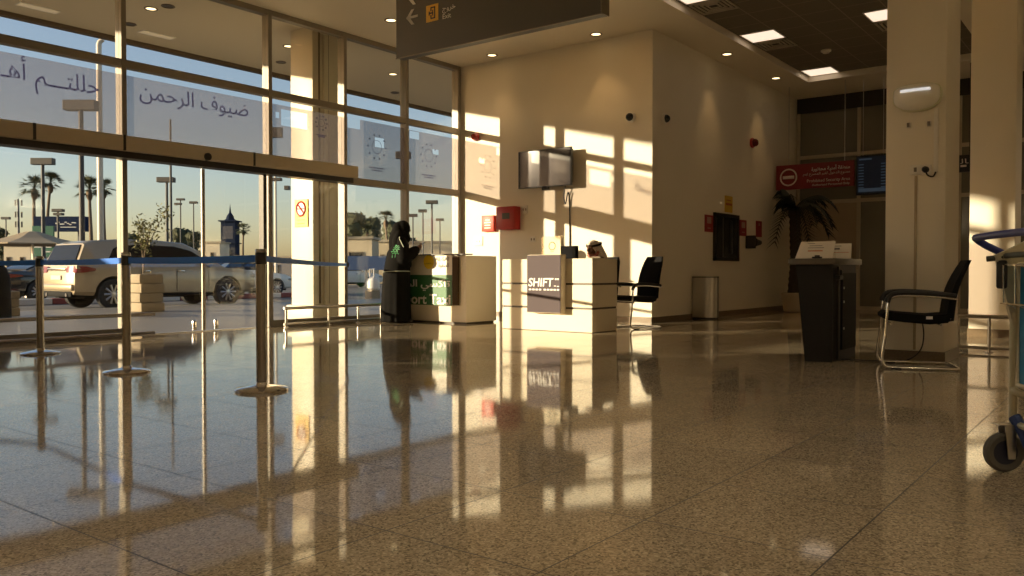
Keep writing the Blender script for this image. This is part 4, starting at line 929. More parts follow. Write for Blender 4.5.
def sheet(lb, x, pxs, pyt, skew, orange):
    a, c_ = on_x(pxs[0], 263, x), on_x(pxs[1], 263, x); zt = on_x((pxs[0] + pxs[1]) / 2, pyt, x).z; z0 = 0.956
    t = thing('notice_stand', lb, 'notice', (x, (a.y + c_.y) / 2, z0))
    b = nb(); lean = 0.05
    loft(b, [[Vector((x, a.y, z0)), Vector((x, c_.y, z0)), Vector((x + 0.006, c_.y, z0)), Vector((x + 0.006, a.y, z0))], [Vector((x + lean, a.y - skew, zt)), Vector((x + lean, c_.y - skew * 0.3, zt)), Vector((x + lean + 0.006, c_.y - skew * 0.3, zt)), Vector((x + lean + 0.006, a.y - skew, zt))]])
    obj('sheet', b, PAP, t, world=True)
    b = nb(); box(b, (x - 0.01, c_.y, z0), (x + 0.11, a.y, z0 + 0.006)); loft(b, [[Vector((x + 0.1, a.y, z0)), Vector((x + 0.1, c_.y, z0)), Vector((x + 0.106, c_.y, z0)), Vector((x + 0.106, a.y, z0))], [Vector((x + lean + 0.008, a.y - skew, zt)), Vector((x + lean + 0.008, c_.y, zt)), Vector((x + lean + 0.012, c_.y, zt)), Vector((x + lean + 0.012, a.y - skew, zt))]]); obj('support', b, ACR, t, world=True)
    W = a.y - c_.y; H = zt - z0
    def bars(name, L_, m):
        b = nb()
        for u0, v0, u1, v1 in L_:
            xx = x + lean * (v0 + v1) / 2 - 0.002
            box(b, (xx - 0.001, a.y - W * u1, z0 + H * v0), (xx + 0.0015, a.y - W * u0, z0 + H * v1))
        obj(name, b, m, t, world=True)
    bars('grey_print', ((0.32, 0.62, 0.75, 0.65), (0.36, 0.74, 0.7, 0.77), (0.3, 0.88, 0.5, 0.91)) if orange == 1 else ((0.25, 0.6, 0.55, 0.72), (0.2, 0.82, 0.6, 0.86)), GREYT)
    bars('orange_print', ((0.33, 0.42, 0.72, 0.48),) if orange == 1 else ((0.15, 0.4, 0.9, 0.43),), ORG)
sheet('larger white notice sheet with orange line, left on the dark podium', 7.86, (795, 832.5), 241.5, 0.04, 1)
sheet('smaller white notice sheet at right behind the larger one on the podium', 8.12, (824, 851), 243.5, -0.03, 2)
p = on_x(833, 263.5, 7.8)
b = nb(); box(b, (7.76, 2.38, 0.956), (7.82, 2.46, 0.972), 0.006); box(b, (7.77, 2.395, 0.972), (7.80, 2.44, 0.985), 0.006); tag(obj('stapler', b, BLACKP, None, True), 'small black gadget lying on front edge of the dark podium', 'stapler')

# ================================================================== ARTIFICIAL PALM
p = on_z(795, 313, 0); p.y = min(p.y, 5.85)
t = thing('potted_palm', 'tall dark artificial palm in a pale pot behind the podium', 'plant', (17.3, 5.82, 0))
b = nb(); lathe(b, [(0.001, 0), (0.2, 0), (0.23, 0.02), (0.27, 0.34), (0.29, 0.36), (0.29, 0.40), (0.25, 0.40), (0.24, 0.36), (0.001, 0.35)], n=28); obj('pot', b, pm('pale_pot', (0.55, 0.46, 0.33, 1), 0.5), t, True)
b = nb(); pts = []; rs = []
for k in range(28): pts.append((0.02 * math.sin(k * 0.3), 0.02 * math.cos(k * 0.25), 0.35 + k * 0.066)); rs.append(0.13 - 0.0012 * k + (0.014 if k % 2 else 0))
tube(b, pts, rs, 12); obj('trunk', b, pm('dark_palm_bark', (0.05, 0.034, 0.02, 1), 0.9, 0, 0.3, 30), t, True)
LEAF = pm('dark_palm_leaf', (0.012, 0.018, 0.008, 1), 0.6, 0, 0.2, 6)
rng = random.Random(3)
for k in range(22):
    a = 2 * PI * k / 22 + rng.uniform(-0.15, 0.15); L_ = rng.uniform(0.6, 0.95); el = rng.uniform(-0.25, 0.85)
    if math.sin(a) > 0.25: L_ = 0.42
    d = Vector((math.cos(a), math.sin(a), 0)); sd = Vector((-d.y, d.x, 0)); b = nb(); spine = []
    for j in range(9):
        u = j / 8; spine.append(d * (L_ * u * (1 - 0.18 * u)) + Vector((0, 0, 2.17 + el * u * 1.1 - 1.0 * L_ * u * u)))
    tube(b, spine, [0.012 - 0.001 * j for j in range(9)], 5)
    for j in range(1, 9):
        for s in (-1, 1):
            for h in (0, 0.5):
                c = spine[j].lerp(spine[j - 1], h); ll = 0.34 * (1 - 0.5 * abs(j / 8 - 0.45)); tip = c + sd * s * ll * 0.6 + d * ll * 0.45 + Vector((0, 0, -0.22 * ll - 0.12 * (j / 8)))
                w = d * 0.028; v = [b.verts.new(q_) for q_ in (c - w, c + w, tip)]; b.faces.new(v)
    obj('frond', b, LEAF, t)

# ================================================================== LUGGAGE TROLLEY
NAVY = pm('navy_handle_sleeve', (0.025, 0.04, 0.24, 1), 0.4)
TROM = pm('cream_trolley_metal', (0.50, 0.46, 0.32, 1), 0.35, 0.3)
u = Vector((-0.867, -0.497, 0)).normalized(); v = Vector((0.497, -0.867, 0)).normalized(); Zv = Vector((0, 0, 1))
T0 = at_d(974, 3.60); 
def TP(a, c, z):
    c = c * 0.5 if c <= 0.35 else 0.175 + (c - 0.35)
    return T0 + u * a + v * c + Zv * z
t = thing('luggage_trolley', 'airport luggage trolley with blue handle and blue panel, cut by right edge', 'luggage trolley', (T0.x, T0.y, 0))
W_ = 0.95
b = nb(); tube(b, smooth_path([TP(0.04, 0.30, 0.885), TP(0.015, 0.10, 0.94), TP(0.0, 0.02, 0.972), TP(0.05, -0.005, 0.978), TP(0.3, -0.01, 0.982), TP(W_ - 0.3, -0.01, 0.982), TP(W_ - 0.05, -0.005, 0.978), TP(W_, 0.02, 0.972), TP(W_ - 0.015, 0.10, 0.94), TP(W_ - 0.04, 0.30, 0.885)], 5), 0.0155, 12); obj('handle_bar', b, NAVY, t, True, True)
for a in (0.13, W_ - 0.13):
    b = nb(); loft(b, [[TP(a - 0.012, 0.06, 0.90), TP(a + 0.012, 0.06, 0.90), TP(a + 0.012, 0.30, 0.96), TP(a - 0.012, 0.30, 0.96)], [TP(a - 0.012, 0.20, 0.60), TP(a + 0.012, 0.20, 0.60), TP(a + 0.012, 0.27, 0.60), TP(a - 0.012, 0.27, 0.60)]]); obj('side_bracket', b, TROM, t, world=True)
    b = nb(); tube(b, [TP(a, 0.215, 0.66), TP(a, 0.215, 0.17)], 0.016, 12); obj('post', b, TROM, t, True, True)
b = nb(); tube(b, smooth_path([TP(0.10, 0.02, 0.885), TP(0.13, 0.10, 0.89), TP(0.2, 0.15, 0.90), TP(W_ - 0.2, 0.15, 0.90), TP(W_ - 0.13, 0.10, 0.89), TP(W_ - 0.10, 0.02, 0.885)], 4), 0.012, 8); obj('brake_bar', b, pm('dark_olive_lever', (0.06, 0.065, 0.05, 1), 0.5), t, True, True)
b = nb()
for k in range(7): a = 0.16 + k * (W_ - 0.32) / 6; tube(b, [TP(a, 0.10, 0.86), TP(a, 0.105, 0.70), TP(a, 0.2, 0.68)], 0.003, 6)
for z in (0.86, 0.70): tube(b, [TP(0.14, 0.102, z), TP(W_ - 0.14, 0.102, z)], 0.0035, 6)
obj('wire_basket', b, CHROME, t, True, True)
b = nb(); box(b, (0, 0, 0), (0.05, 0.04, 0.12), 0.01); bmesh.ops.transform(b, matrix=Matrix.Translation(TP(0.16, 0.13, 0.76)), verts=b.verts[:]); obj('lock_box', b, BLACKP, t, True, True)
ppl = [TP(0.155, 0.235, 0.36), TP(W_ - 0.155, 0.235, 0.36), TP(W_ - 0.155, 0.235, 0.86), TP(0.155, 0.235, 0.86)]
b = nb(); loft(b, [ppl, [q_ + v * 0.012 for q_ in ppl]]); obj('panel', b, pm('bright_blue_panel', (0.02, 0.22, 0.42, 1), 0.45), t, world=True)
b = nb(); tube(b, [q_ - v * 0.002 for q_ in ppl], 0.012, 8, True); obj('panel_frame', b, pm('white_panel_frame', (0.66, 0.60, 0.47, 1), 0.4), t, world=True)
b = nb(); tube(b, smooth_path([TP(0.13, 0.215, 0.34), TP(0.18, 0.26, 0.32), TP(0.2, 0.5, 0.24), TP(W_ / 2 - 0.1, 1.15, 0.16)], 4), 0.016, 8); tube(b, smooth_path([TP(W_ - 0.13, 0.215, 0.34), TP(W_ - 0.18, 0.26, 0.32), TP(W_ - 0.2, 0.5, 0.24), TP(W_ / 2 + 0.1, 1.15, 0.16)], 4), 0.016, 8)
for c_ in (0.4, 0.6, 0.8, 1.0): tube(b, [TP(0.2 + (c_ - 0.4) * 0.3, c_, 0.24 - (c_ - 0.5) * 0.1), TP(W_ - 0.2 - (c_ - 0.4) * 0.3, c_, 0.24 - (c_ - 0.5) * 0.1)], 0.01, 8)
tube(b, [TP(0.13, 0.215, 0.2), TP(W_ - 0.13, 0.215, 0.2)], 0.014, 8); obj('deck_frame', b, TROM, t, True, True)
b = nb(); tube(b, smooth_path([TP(0.16, 0.20, 0.23), TP(0.20, 0.24, 0.17), TP(0.24, 0.28, 0.09)], 4), 0.024, 8); obj('blue_damper', b, pm('royal_blue_rubber', (0.02, 0.05, 0.22, 1), 0.5), t, True, True)
def wheel(a, c_, ang):
    C_ = TP(a, c_, 0.082); ax = (u * math.cos(ang) + v * math.sin(ang)).normalized()
    M = Matrix.Translation(C_) @ Vector((0, 0, 1)).rotation_difference(ax).to_matrix().to_4x4()
    b = nb(); lathe(b, [(0.05, -0.016), (0.07, -0.019), (0.080, -0.012), (0.082, 0), (0.080, 0.012), (0.07, 0.019), (0.05, 0.016), (0.05, -0.016)], n=36, M=M); w = obj('wheel', b, pm('grey_tyre', (0.10, 0.092, 0.08, 1), 0.7), t, True, True)
    b = nb(); lathe(b, [(0.001, -0.012), (0.051, -0.014), (0.051, 0.014), (0.001, 0.012)], n=24, M=M); obj('hub', b, pm('dark_blue_hub', (0.01, 0.014, 0.04, 1), 0.4), w, True, True)
    b = nb(); f = v * math.cos(ang) - u * math.sin(ang)
    for s in (-1, 1):
        o_ = C_ + ax * (0.024 * s); loft(b, [[o_ + f * 0.004 - Zv * 0.025, o_ + f * 0.034 - Zv * 0.025, o_ + f * 0.038 + Zv * 0.115, o_ - f * 0.010 + Zv * 0.115], [o_ + f * 0.004 - Zv * 0.025 + ax * 0.004 * s, o_ + f * 0.034 - Zv * 0.025 + ax * 0.004 * s, o_ + f * 0.038 + Zv * 0.115 + ax * 0.004 * s, o_ - f * 0.010 + Zv * 0.115 + ax * 0.004 * s]])
    o_ = C_ + Zv * 0.117; loft(b, [[o_ + ax * 0.028 - f * 0.034 - Zv * 0.004, o_ + ax * 0.028 + f * 0.034 - Zv * 0.004, o_ - ax * 0.028 + f * 0.034 - Zv * 0.004, o_ - ax * 0.028 - f * 0.034 - Zv * 0.004], [o_ + ax * 0.028 - f * 0.034, o_ + ax * 0.028 + f * 0.034, o_ - ax * 0.028 + f * 0.034, o_ - ax * 0.028 - f * 0.034]])
    obj('wheel_fork', b, STEEL, t, world=True)
wheel(0.16, 0.12, 0.12); wheel(W_ - 0.16, 0.12, 0.12); wheel(W_ / 2, 1.1, 0)
# ================================================================== PEOPLE
def limb(b, pts, rs, n=12):
    pts = [Vector(p) for p in pts]
    for i in range(len(pts) - 1): tube(b, [pts[i], pts[i + 1]], [rs[i], rs[i + 1]], n)
    for p, r in zip(pts, rs): blob(b, p, r * 0.995, 2, 0.0)
def fuse(name, b, mat, vox, parent=None, sm=4):
    me = bpy.data.meshes.new('tmp'); bmesh.ops.recalc_face_normals(b, faces=b.faces[:]); b.to_mesh(me); b.free()
    o = bpy.data.objects.new('tmp', me); COL.objects.link(o)
    m = o.modifiers.new('r', 'REMESH'); m.mode = 'VOXEL'; m.voxel_size = vox
    s = o.modifiers.new('s', 'SMOOTH'); s.iterations = sm; s.factor = 0.5
    bpy.context.view_layer.update()
    me2 = bpy.data.meshes.new_from_object(o.evaluated_get(bpy.context.evaluated_depsgraph_get()))
    COL.objects.unlink(o); bpy.data.objects.remove(o); bpy.data.meshes.remove(me)
    me2.name = name; me2.materials.clear(); me2.materials.append(mat)
    for p in me2.polygons: p.use_smooth = True
    o = bpy.data.objects.new(name, me2); COL.objects.link(o)
    if parent: o.parent = parent
    return o
def head(b, c, k=1.0):
    c = Vector(c)
    blob(b, c + Vector((-0.005, 0, 0.02)) * k, 1, 3, 0, sq=(0.098 * k, 0.076 * k, 0.105 * k))
    blob(b, c + Vector((0.02, 0, -0.05)) * k, 1, 2, 0, sq=(0.072 * k, 0.058 * k, 0.07 * k))
    limb(b, [c + Vector((0.086, 0, 0.02)) * k, c + Vector((0.106, 0, -0.02)) * k], [0.009 * k, 0.016 * k], 8)
    for s in (-1, 1):
        blob(b, c + Vector((0.075, 0.033 * s, 0.035)) * k, 1, 2, 0, sq=(0.022 * k, 0.026 * k, 0.008 * k))
        blob(b, c + Vector((-0.005, 0.076 * s, 0.0)) * k, 1, 2, 0, sq=(0.018 * k, 0.010 * k, 0.032 * k))
        blob(b, c + Vector((0.06, 0.04 * s, -0.015)) * k, 0.024 * k, 2, 0)
    for dz in (-0.047, -0.060): blob(b, c + Vector((0.088, 0, dz)) * k, 1, 2, 0, sq=(0.010 * k, 0.024 * k, 0.006 * k))
def hand(b, wrist, d, palm_n, side, curl=0.6, k=1.0):
    """wrist point, finger direction, palm normal, thumb side (+1/-1)"""
    w = Vector(wrist); d = Vector(d).normalized(); n = Vector(palm_n).normalized(); s = d.cross(n).normalized() * side
    for a in (-0.026, -0.009, 0.009, 0.026): limb(b, [w, w + d * 0.085 * k + s * a * k], [0.022 * k, 0.014 * k], 8)
    for i, (a, L_) in enumerate(((-0.030, 0.062), (-0.010, 0.078), (0.011, 0.084), (0.031, 0.074))):
        p = w + d * 0.085 * k + s * a * k; r = 0.0092 * k; pts = [p]; ang = 0.15
        for f in (0.42, 0.32, 0.26):
            ang += curl * 0.6; p = p + (d * math.cos(ang) + n * math.sin(ang)) * L_ * f * k; pts.append(p)
        limb(b, pts, [r, r * 0.95, r * 0.9, r * 0.8], 8)
    p = w + d * 0.025 * k + s * 0.026 * k; q_ = p + (d * 0.55 + s * 0.8).normalized() * 0.042 * k; e = q_ + (d * 0.85 + s * 0.1 + n * 0.4).normalized() * 0.042 * k
    limb(b, [p, q_, e], [0.014 * k, 0.011 * k, 0.009 * k], 8)
SKIN = pm('brown_skin', (0.30, 0.155, 0.085, 1), 0.5, 0, 0.06, 12)
CLOTH = pm('black_robe_cloth', (0.010, 0.0095, 0.009, 1), 0.95, 0, 0.2, 20, spec=0.08)
from mathutils.bvhtree import BVHTree
# standing woman
WL = Vector((9.68, 9.72, 0))
t = thing('person', 'person standing in a long black robe and headscarf, looking down at a phone', 'person', (WL.x, WL.y, 0), R(-38))
b = nb()
head(b, (0.055, 0, 1.53)); limb(b, [(0.0, 0, 1.36), (0.03, 0, 1.46)], [0.055, 0.05])
limb(b, [(0, 0, 0.9), (0, 0, 1.15), (0, 0, 1.32)], [0.14, 0.12, 0.11])
for s in (1, -1):
    limb(b, [(0, 0.09 * s, 0.9), (0.01, 0.09 * s, 0.48), (-0.02, 0.09 * s, 0.08)], [0.085, 0.058, 0.04]); limb(b, [(-0.03, 0.09 * s, 0.05), (0.06, 0.095 * s, 0.04), (0.15, 0.10 * s, 0.03)], [0.035, 0.033, 0.025])
    limb(b, [(0, 0.1 * s, 1.32), (0, 0.17 * s, 1.31), (0.03, 0.23 * s, 1.05), (0.25, 0.10 * s, 1.21)], [0.06, 0.055, 0.042, 0.028])
hand(b, (0.25, -0.10, 1.21), (0.85, 0.25, 0.45), (-0.2, 0.75, 0.5), -1, 0.8); hand(b, (0.25, 0.10, 1.21), (0.85, -0.3, 0.4), (-0.2, -0.7, 0.5), 1, 0.9)
fuse('body', b, SKIN, 0.0075, t, 2)
b = nb(); rings = []
prof = [(0.015, 0.245, 0.285, -0.075), (0.20, 0.24, 0.275, -0.075), (0.5, 0.23, 0.265, -0.07), (0.8, 0.22, 0.255, -0.06), (0.98, 0.205, 0.25, -0.045), (1.15, 0.185, 0.24, -0.03), (1.28, 0.135, 0.215, 0.0), (1.36, 0.105, 0.175, 0.0), (1.41, 0.075, 0.10, 0.01), (1.44, 0.06, 0.065, 0.02)]
for z, rx, ry, ox in prof:
    ring = []
    for k in range(60):
        a = 2 * PI * k / 60; f = 1 + 0.05 * max(0, 1 - z / 1.05) * (math.sin(7 * a + 0.6) + 0.6 * math.sin(12 * a + 2 + z))
        ring.append(Vector((ox + rx * f * math.cos(a), ry * f * math.sin(a), z)))
    rings.append(ring)
loft(b, rings)
for s in (1, -1):
    limb(b, [(0, 0.15 * s, 1.33), (0.02, 0.235 * s, 1.05), (0.16, 0.17 * s, 1.12), (0.235, 0.11 * s, 1.185)], [0.085, 0.105, 0.095, 0.075])
    limb(b, [(0.05, 0.16 * s, 1.15), (0.10, 0.18 * s, 0.95)], [0.10, 0.07])
ab = fuse('robe', b, CLOTH, 0.014, t, 5)
bv = BVHTree.FromPolygons([v_.co.copy() for v_ in ab.data.vertices], [tuple(p.vertices) for p in ab.data.polygons])
b = nb()
blob(b, (0.05, 0, 1.545), 1, 3, 0, sq=(0.115, 0.102, 0.132)); limb(b, [(0.06, 0, 1.46), (0.08, 0, 1.38)], [0.09, 0.09]); blob(b, (-0.035, 0, 1.53), 1, 3, 0, sq=(0.10, 0.098, 0.12))
limb(b, [(-0.04, 0, 1.50), (-0.085, 0, 1.36), (-0.12, 0, 1.22)], [0.10, 0.105, 0.07]); limb(b, [(0.02, 0, 1.44), (0.04, 0, 1.36)], [0.095, 0.11])
for s in (1, -1): limb(b, [(-0.02, 0.05 * s, 1.46), (-0.07, 0.11 * s, 1.33), (-0.10, 0.13 * s, 1.2)], [0.075, 0.075, 0.05])
fuse('headscarf', b, CLOTH, 0.012, t, 4)
LIME = pm('green_embroidery', (0.10, 0.42, 0.17, 1), 0.6); PALE = pm('pale_piping', (0.55, 0.60, 0.48, 1), 0.6)
def onrobe(ang, z, off=0.004):
    d = Vector((math.cos(ang), math.sin(ang), 0)); o = Vector((0, 0, z)) + d * 1.0
    h = bv.ray_cast(o, -d); return (h[0] if h[0] else Vector((0, 0, z)) + d * 0.2) + d * off
b = nb(); tube(b, [onrobe(2 * PI * k / 48, 0.83 - 0.015 * math.sin(2 * PI * k / 48)) for k in range(48)], 0.006, 5, True); obj('waist_piping', b, PALE, t, True)
b = nb(); tube(b, [onrobe(R(-100) + 0.0 * k, 1.40 - k * 0.022, 0.012) for k in range(3)] + [onrobe(R(-96 + 2 * k), 1.33 - k * 0.02, 0.005) for k in range(6)], 0.006, 5); obj('shoulder_piping', b, PALE, t, True)
b = nb(); rr = random.Random(5)
for k in range(5):
    z = 1.25 - k * 0.03; a0 = R(-136 + rr.uniform(0, 8)); a1 = R(-104 + rr.uniform(-8, 6)); m = 6
    tube(b, [onrobe(a0 + (a1 - a0) * j / m, z + 0.012 * math.sin(j * 2.2 + k)) for j in range(m + 1)], 0.0055, 5)
for a in (-128, -116): tube(b, [onrobe(R(a), 1.27), onrobe(R(a), 1.06)], 0.0055, 5)
obj('green_emblem', b, LIME, t, True)
for s in (1, -1):
    b = nb(); blob(b, (0.08, 0.10 * s, 0.035), 1, 2, 0, sq=(0.12, 0.045, 0.035))
    for v_ in b.verts: v_.co.z = max(0.002, v_.co.z)
    obj('shoe', b, BLACKP, t, True)
ph = Matrix.Translation((WL.x, WL.y, 0)) @ Matrix.Rotation(R(-38), 4, 'Z')
b = nb(); box(b, (-0.037, -0.004, -0.075), (0.037, 0.004, 0.075), 0.003); bmesh.ops.transform(b, matrix=ph @ Matrix.Translation((0.355, 0.0, 1.285)) @ Matrix.Rotation(R(90), 4, 'Z') @ Matrix.Rotation(R(55), 4, 'X'), verts=b.verts[:])
tag(obj('smartphone', b, BLACKP), 'black smartphone held up in the hands of the standing person', 'phone')
# seated man
t = thing('person', 'person seated behind the SHIFT desk in white headcloth with black cord, head bowed', 'person', (10.66, 6.58, 0), R(176))
b = nb(); HH = (0.085, 0, 1.165)
head(b, HH, 0.98); limb(b, [(-0.02, 0, 0.98), (0.05, 0, 1.10)], [0.06, 0.055])
limb(b, [(0, 0, 0.55), (-0.02, 0, 0.78), (-0.02, 0, 0.95)], [0.15, 0.14, 0.13])
for s in (1, -1):
    limb(b, [(0, 0.1 * s, 0.54), (0.42, 0.12 * s, 0.55), (0.40, 0.12 * s, 0.10)], [0.085, 0.06, 0.04]); limb(b, [(0.38, 0.12 * s, 0.05), (0.52, 0.13 * s, 0.035)], [0.04, 0.03])
    limb(b, [(-0.02, 0.12 * s, 0.96), (-0.01, 0.19 * s, 0.95), (0.08, 0.25 * s, 0.80), (0.30, 0.14 * s, 0.785)], [0.07, 0.06, 0.045, 0.03])
    hand(b, (0.31, 0.14 * s, 0.775), (1, -0.35 * s, -0.05), (0, 0, -1), 1 if s < 0 else -1, 0.25)
fuse('body', b, pm('dark_brown_skin', (0.16, 0.075, 0.04, 1), 0.5, 0, 0.05, 12), 0.0075, t, 2)
b = nb()
limb(b, [(0, 0, 0.56), (-0.02, 0, 0.78), (-0.02, 0, 0.95), (0.0, 0, 1.03)], [0.175, 0.165, 0.15, 0.075])
for s in (1, -1):
    limb(b, [(0, 0.1 * s, 0.555), (0.43, 0.12 * s, 0.56), (0.41, 0.12 * s, 0.12)], [0.09, 0.075, 0.07])
    limb(b, [(-0.02, 0.12 * s, 0.96), (-0.01, 0.195 * s, 0.95), (0.08, 0.255 * s, 0.81), (0.29, 0.145 * s, 0.79)], [0.085, 0.075, 0.06, 0.045])
fuse('robe', b, pm('white_robe_cloth', (0.72, 0.66, 0.54, 1), 0.8), 0.014, t, 4)
def checkm(name, c1, c2, s):
    m = bpy.data.materials.new(name); m.use_nodes = True; nt = m.node_tree; p = nt.nodes['Principled BSDF']
    tc = nt.nodes.new('ShaderNodeTexCoord'); ck = nt.nodes.new('ShaderNodeTexChecker'); ck.inputs['Scale'].default_value = s; ck.inputs['Color1'].default_value = c1; ck.inputs['Color2'].default_value = c2
    nt.links.new(tc.outputs['Object'], ck.inputs['Vector']); nt.links.new(ck.outputs['Color'], p.inputs['Base Color']); p.inputs['Roughness'].default_value = 0.8; return m
GH = checkm('white_headcloth_faint_check', (0.76, 0.70, 0.58, 1), (0.62, 0.50, 0.42, 1), 70)
b = nb(); blob(b, (0.055, 0, 1.205), 1, 3, 0, sq=(0.115, 0.100, 0.105)); blob(b, (0.02, 0, 1.18), 1, 3, 0, sq=(0.105, 0.104, 0.125))
for s in (1, -1):
    limb(b, [(0.02, 0.075 * s, 1.19), (0.0, 0.115 * s, 1.08), (-0.03, 0.15 * s, 0.99), (0.06, 0.10 * s, 0.93)], [0.05, 0.05, 0.055, 0.04])
limb(b, [(-0.03, 0, 1.17), (-0.08, 0, 1.05), (-0.12, 0, 0.9)], [0.10, 0.13, 0.12])
fuse('headcloth', b, GH, 0.010, t, 4)
b = nb()
for dz in (0.0, 0.016): tube(b, [(0.045 + 0.117 * math.cos(a), 0.108 * math.sin(a), 1.232 + dz - 0.25 * 0.117 * math.cos(a)) for a in [2 * PI * k / 28 for k in range(28)]], 0.0095, 7, True)
obj('head_cord', b, BLACKF, t, True)
b = nb(); blob(b, (0.125, 0, 1.085), 1, 2, 0.02, 1, (0.045, 0.055, 0.045)); 
for s in (1, -1): limb(b, [(0.11, 0.0, 1.06), (0.09, 0.07 * s, 1.08), (0.06, 0.09 * s, 1.13)], [0.03, 0.03, 0.02])
fuse('red_scarf_fold', b, checkm('red_white_check', (0.45, 0.03, 0.03, 1), (0.70, 0.52, 0.42, 1), 85), 0.008, t, 3)
# ================================================================== OUTDOORS
ZR = -0.11
def cut(o, cutters):
    for c in cutters:
        m = o.modifiers.new('b', 'BOOLEAN'); m.operation = 'DIFFERENCE'; m.object = c; m.solver = 'EXACT'
    bpy.context.view_layer.update()
    me = bpy.data.meshes.new_from_object(o.evaluated_get(bpy.context.evaluated_depsgraph_get()))
    o.modifiers.clear(); old = o.data; o.data = me; bpy.data.meshes.remove(old)
    for c in cutters: COL.objects.unlink(c); bpy.data.objects.remove(c)
CARGL = pm('dark_car_glass', (0.012, 0.013, 0.015, 1), 0.06, spec=0.15)
TAIL = pm('red_tail_lamp', (0.22, 0.008, 0.007, 1), 0.2, coat=0.3)
ALLOY = pm('alloy_rim', (0.55, 0.52, 0.48, 1), 0.3, 0.9)
BLKT = pm('black_trim', (0.012, 0.012, 0.012, 1), 0.8, spec=0.15)
def car(name, lb, loc, rz, paint, kind, L, H, Wd, wb, ro, rw):
    t = thing(name, lb, 'car', loc, rz)
    w = Wd / 2
    if kind == 'suv':
        st = [(0.0, .44, .90, .80), (.04, .38, 1.0, .90), (.22, .36, 1.08, .96), (1.0, .33, 1.10, 1), (2.5, .31, 1.08, 1), (3.6, .31, 1.07, 1), (3.9, .33, 1.06, .99), (4.6, .35, 1.02, .96), (4.98, .38, .95, .88), (5.12, .45, .78, .74)]
        gh = [(.06, 1.06), (.192, 1.36), (.30, 1.62), (.6, 1.70), (1.2, 1.745), (2.1, 1.75), (2.9, 1.69), (3.3, 1.52), (4.0, 1.06)]
        win = [(0.80, 1.16), (0.98, 1.50), (1.15, 1.58), (1.7, 1.62), (2.6, 1.59), (3.05, 1.49), (3.6, 1.16)]
        S_ = (L / 5.12, H / 1.75)
    else:
        st = [(0.0, .38, .72, .82), (.06, .30, .92, .92), (.5, .27, .98, .98), (1.2, .24, .94, 1), (2.4, .22, .92, 1), (3.4, .23, .90, .99), (4.0, .25, .84, .95), (4.4, .28, .72, .86), (4.55, .32, .58, .72)]
        gh = [(.55, .96), (.98, 1.16), (1.35, 1.34), (1.9, 1.42), (2.3, 1.42), (2.75, 1.30), (3.4, .92)]
        win = [(0.98, 1.0), (1.42, 1.29), (1.9, 1.35), (2.3, 1.35), (2.68, 1.25), (3.15, 1.0)]
        S_ = (L / 4.55, H / 1.42)
    sx, sz = S_
    wt = 0.78
    b = nb(); rings = []
    for x, zb, zt, f in st:
        ww = w * f; x *= sx; zb *= sz; zt *= sz; h = zt - zb
        hf = [(0.90 * ww, zb), (0.985 * ww, zb + 0.12 * h), (ww, zb + 0.5 * h), (0.985 * ww, zb + 0.82 * h), (0.95 * ww, zt - 0.01), (0.5 * ww, zt + 0.012)]
        rings.append([Vector((x, y, z)) for y, z in hf] + [Vector((x, -y, z)) for y, z in reversed(hf)])
    loft(b, rings); body = obj('body', b, paint, t)
    ws = (ro, ro + wb); cs = []
    for x in ws:
        b = nb(); cyl(b, (x, -w - 0.1, rw), (x, w + 0.1, rw), rw * 1.17, 40)
        me = bpy.data.meshes.new('c'); bmesh.ops.recalc_face_normals(b, faces=b.faces[:]); b.to_mesh(me); b.free(); c = bpy.data.objects.new('c', me); COL.objects.link(c); c.matrix_world = t.matrix_basis.copy(); c.location = t.location; c.rotation_euler = t.rotation_euler; cs.append(c)
    bpy.context.view_layer.update(); cut(body, cs); shade(body, 35)
    b = nb(); rings = []; zb0 = min(g[1] for g in gh) * sz - 0.06
    for x, z in gh:
        u = max(0.02, (z * sz - zb0)) / (H - zb0)
        rings.append([Vector((x * sx, y, zz)) for y, zz in ((w * .96, zb0), (w * (.96 - (.96 - wt) * u), zb0 + (z * sz - zb0) * .93), (w * (wt - .06) if u > .3 else w * .85, z * sz), (-(w * (wt - .06)) if u > .3 else -w * .85, z * sz), (-w * (.96 - (.96 - wt) * u), zb0 + (z * sz - zb0) * .93), (-w * .96, zb0))])
    loft(b, rings); obj('cabin', b, paint, t, True)
    def yat(z): return w * (.96 - (.96 - wt) * max(0, (z - zb0) / (.93 * (H - zb0)))) + 0.006
    for s in (1, -1):
        b = nb(); a = [Vector((x * sx, s * yat(z * sz), z * sz)) for x, z in win]; c2_ = [p - Vector((0, s * 0.03, 0)) for p in a]; loft(b, [a, c2_]); sw = obj('side_window', b, CARGL, t)
        b = nb()
        for x in ((1.62, 2.55) if kind == 'suv' else (1.75,)):
            xx = x * sx; zt = (1.60 if kind == 'suv' else 1.34) * sz; z0 = win[0][1] * sz; box(b, (xx - 0.03, -0.004, 0), (xx + 0.03, 0.004, 1)); 
            for v_ in b.verts:
                if abs(v_.co.x - xx) < 0.04 and v_.co.z in (0.0, 1.0): zz = z0 if v_.co.z == 0 else zt; v_.co = Vector((v_.co.x, s * (yat(zz) + 0.002) + v_.co.y, zz))
        obj('pillar', b, BLKT, sw)
    g0, g1 = (gh[0], gh[2]) if kind == 'suv' else (gh[0], gh[2])
    p0 = Vector((g0[0] * sx, 0, g0[1] * sz)); p1 = Vector((g1[0] * sx, 0, g1[1] * sz)); dn = Vector((-(p1.z - p0.z), 0, p1.x - p0.x)).normalized() * 0.03
    pa, pb = p0.lerp(p1, 0.12), p0.lerp(p1, 0.93)
    b = nb(); q1 = [pa + Vector((0, w * .80, 0)), pa - Vector((0, w * .80, 0)), pb - Vector((0, w * .70, 0)), pb + Vector((0, w * .70, 0))]
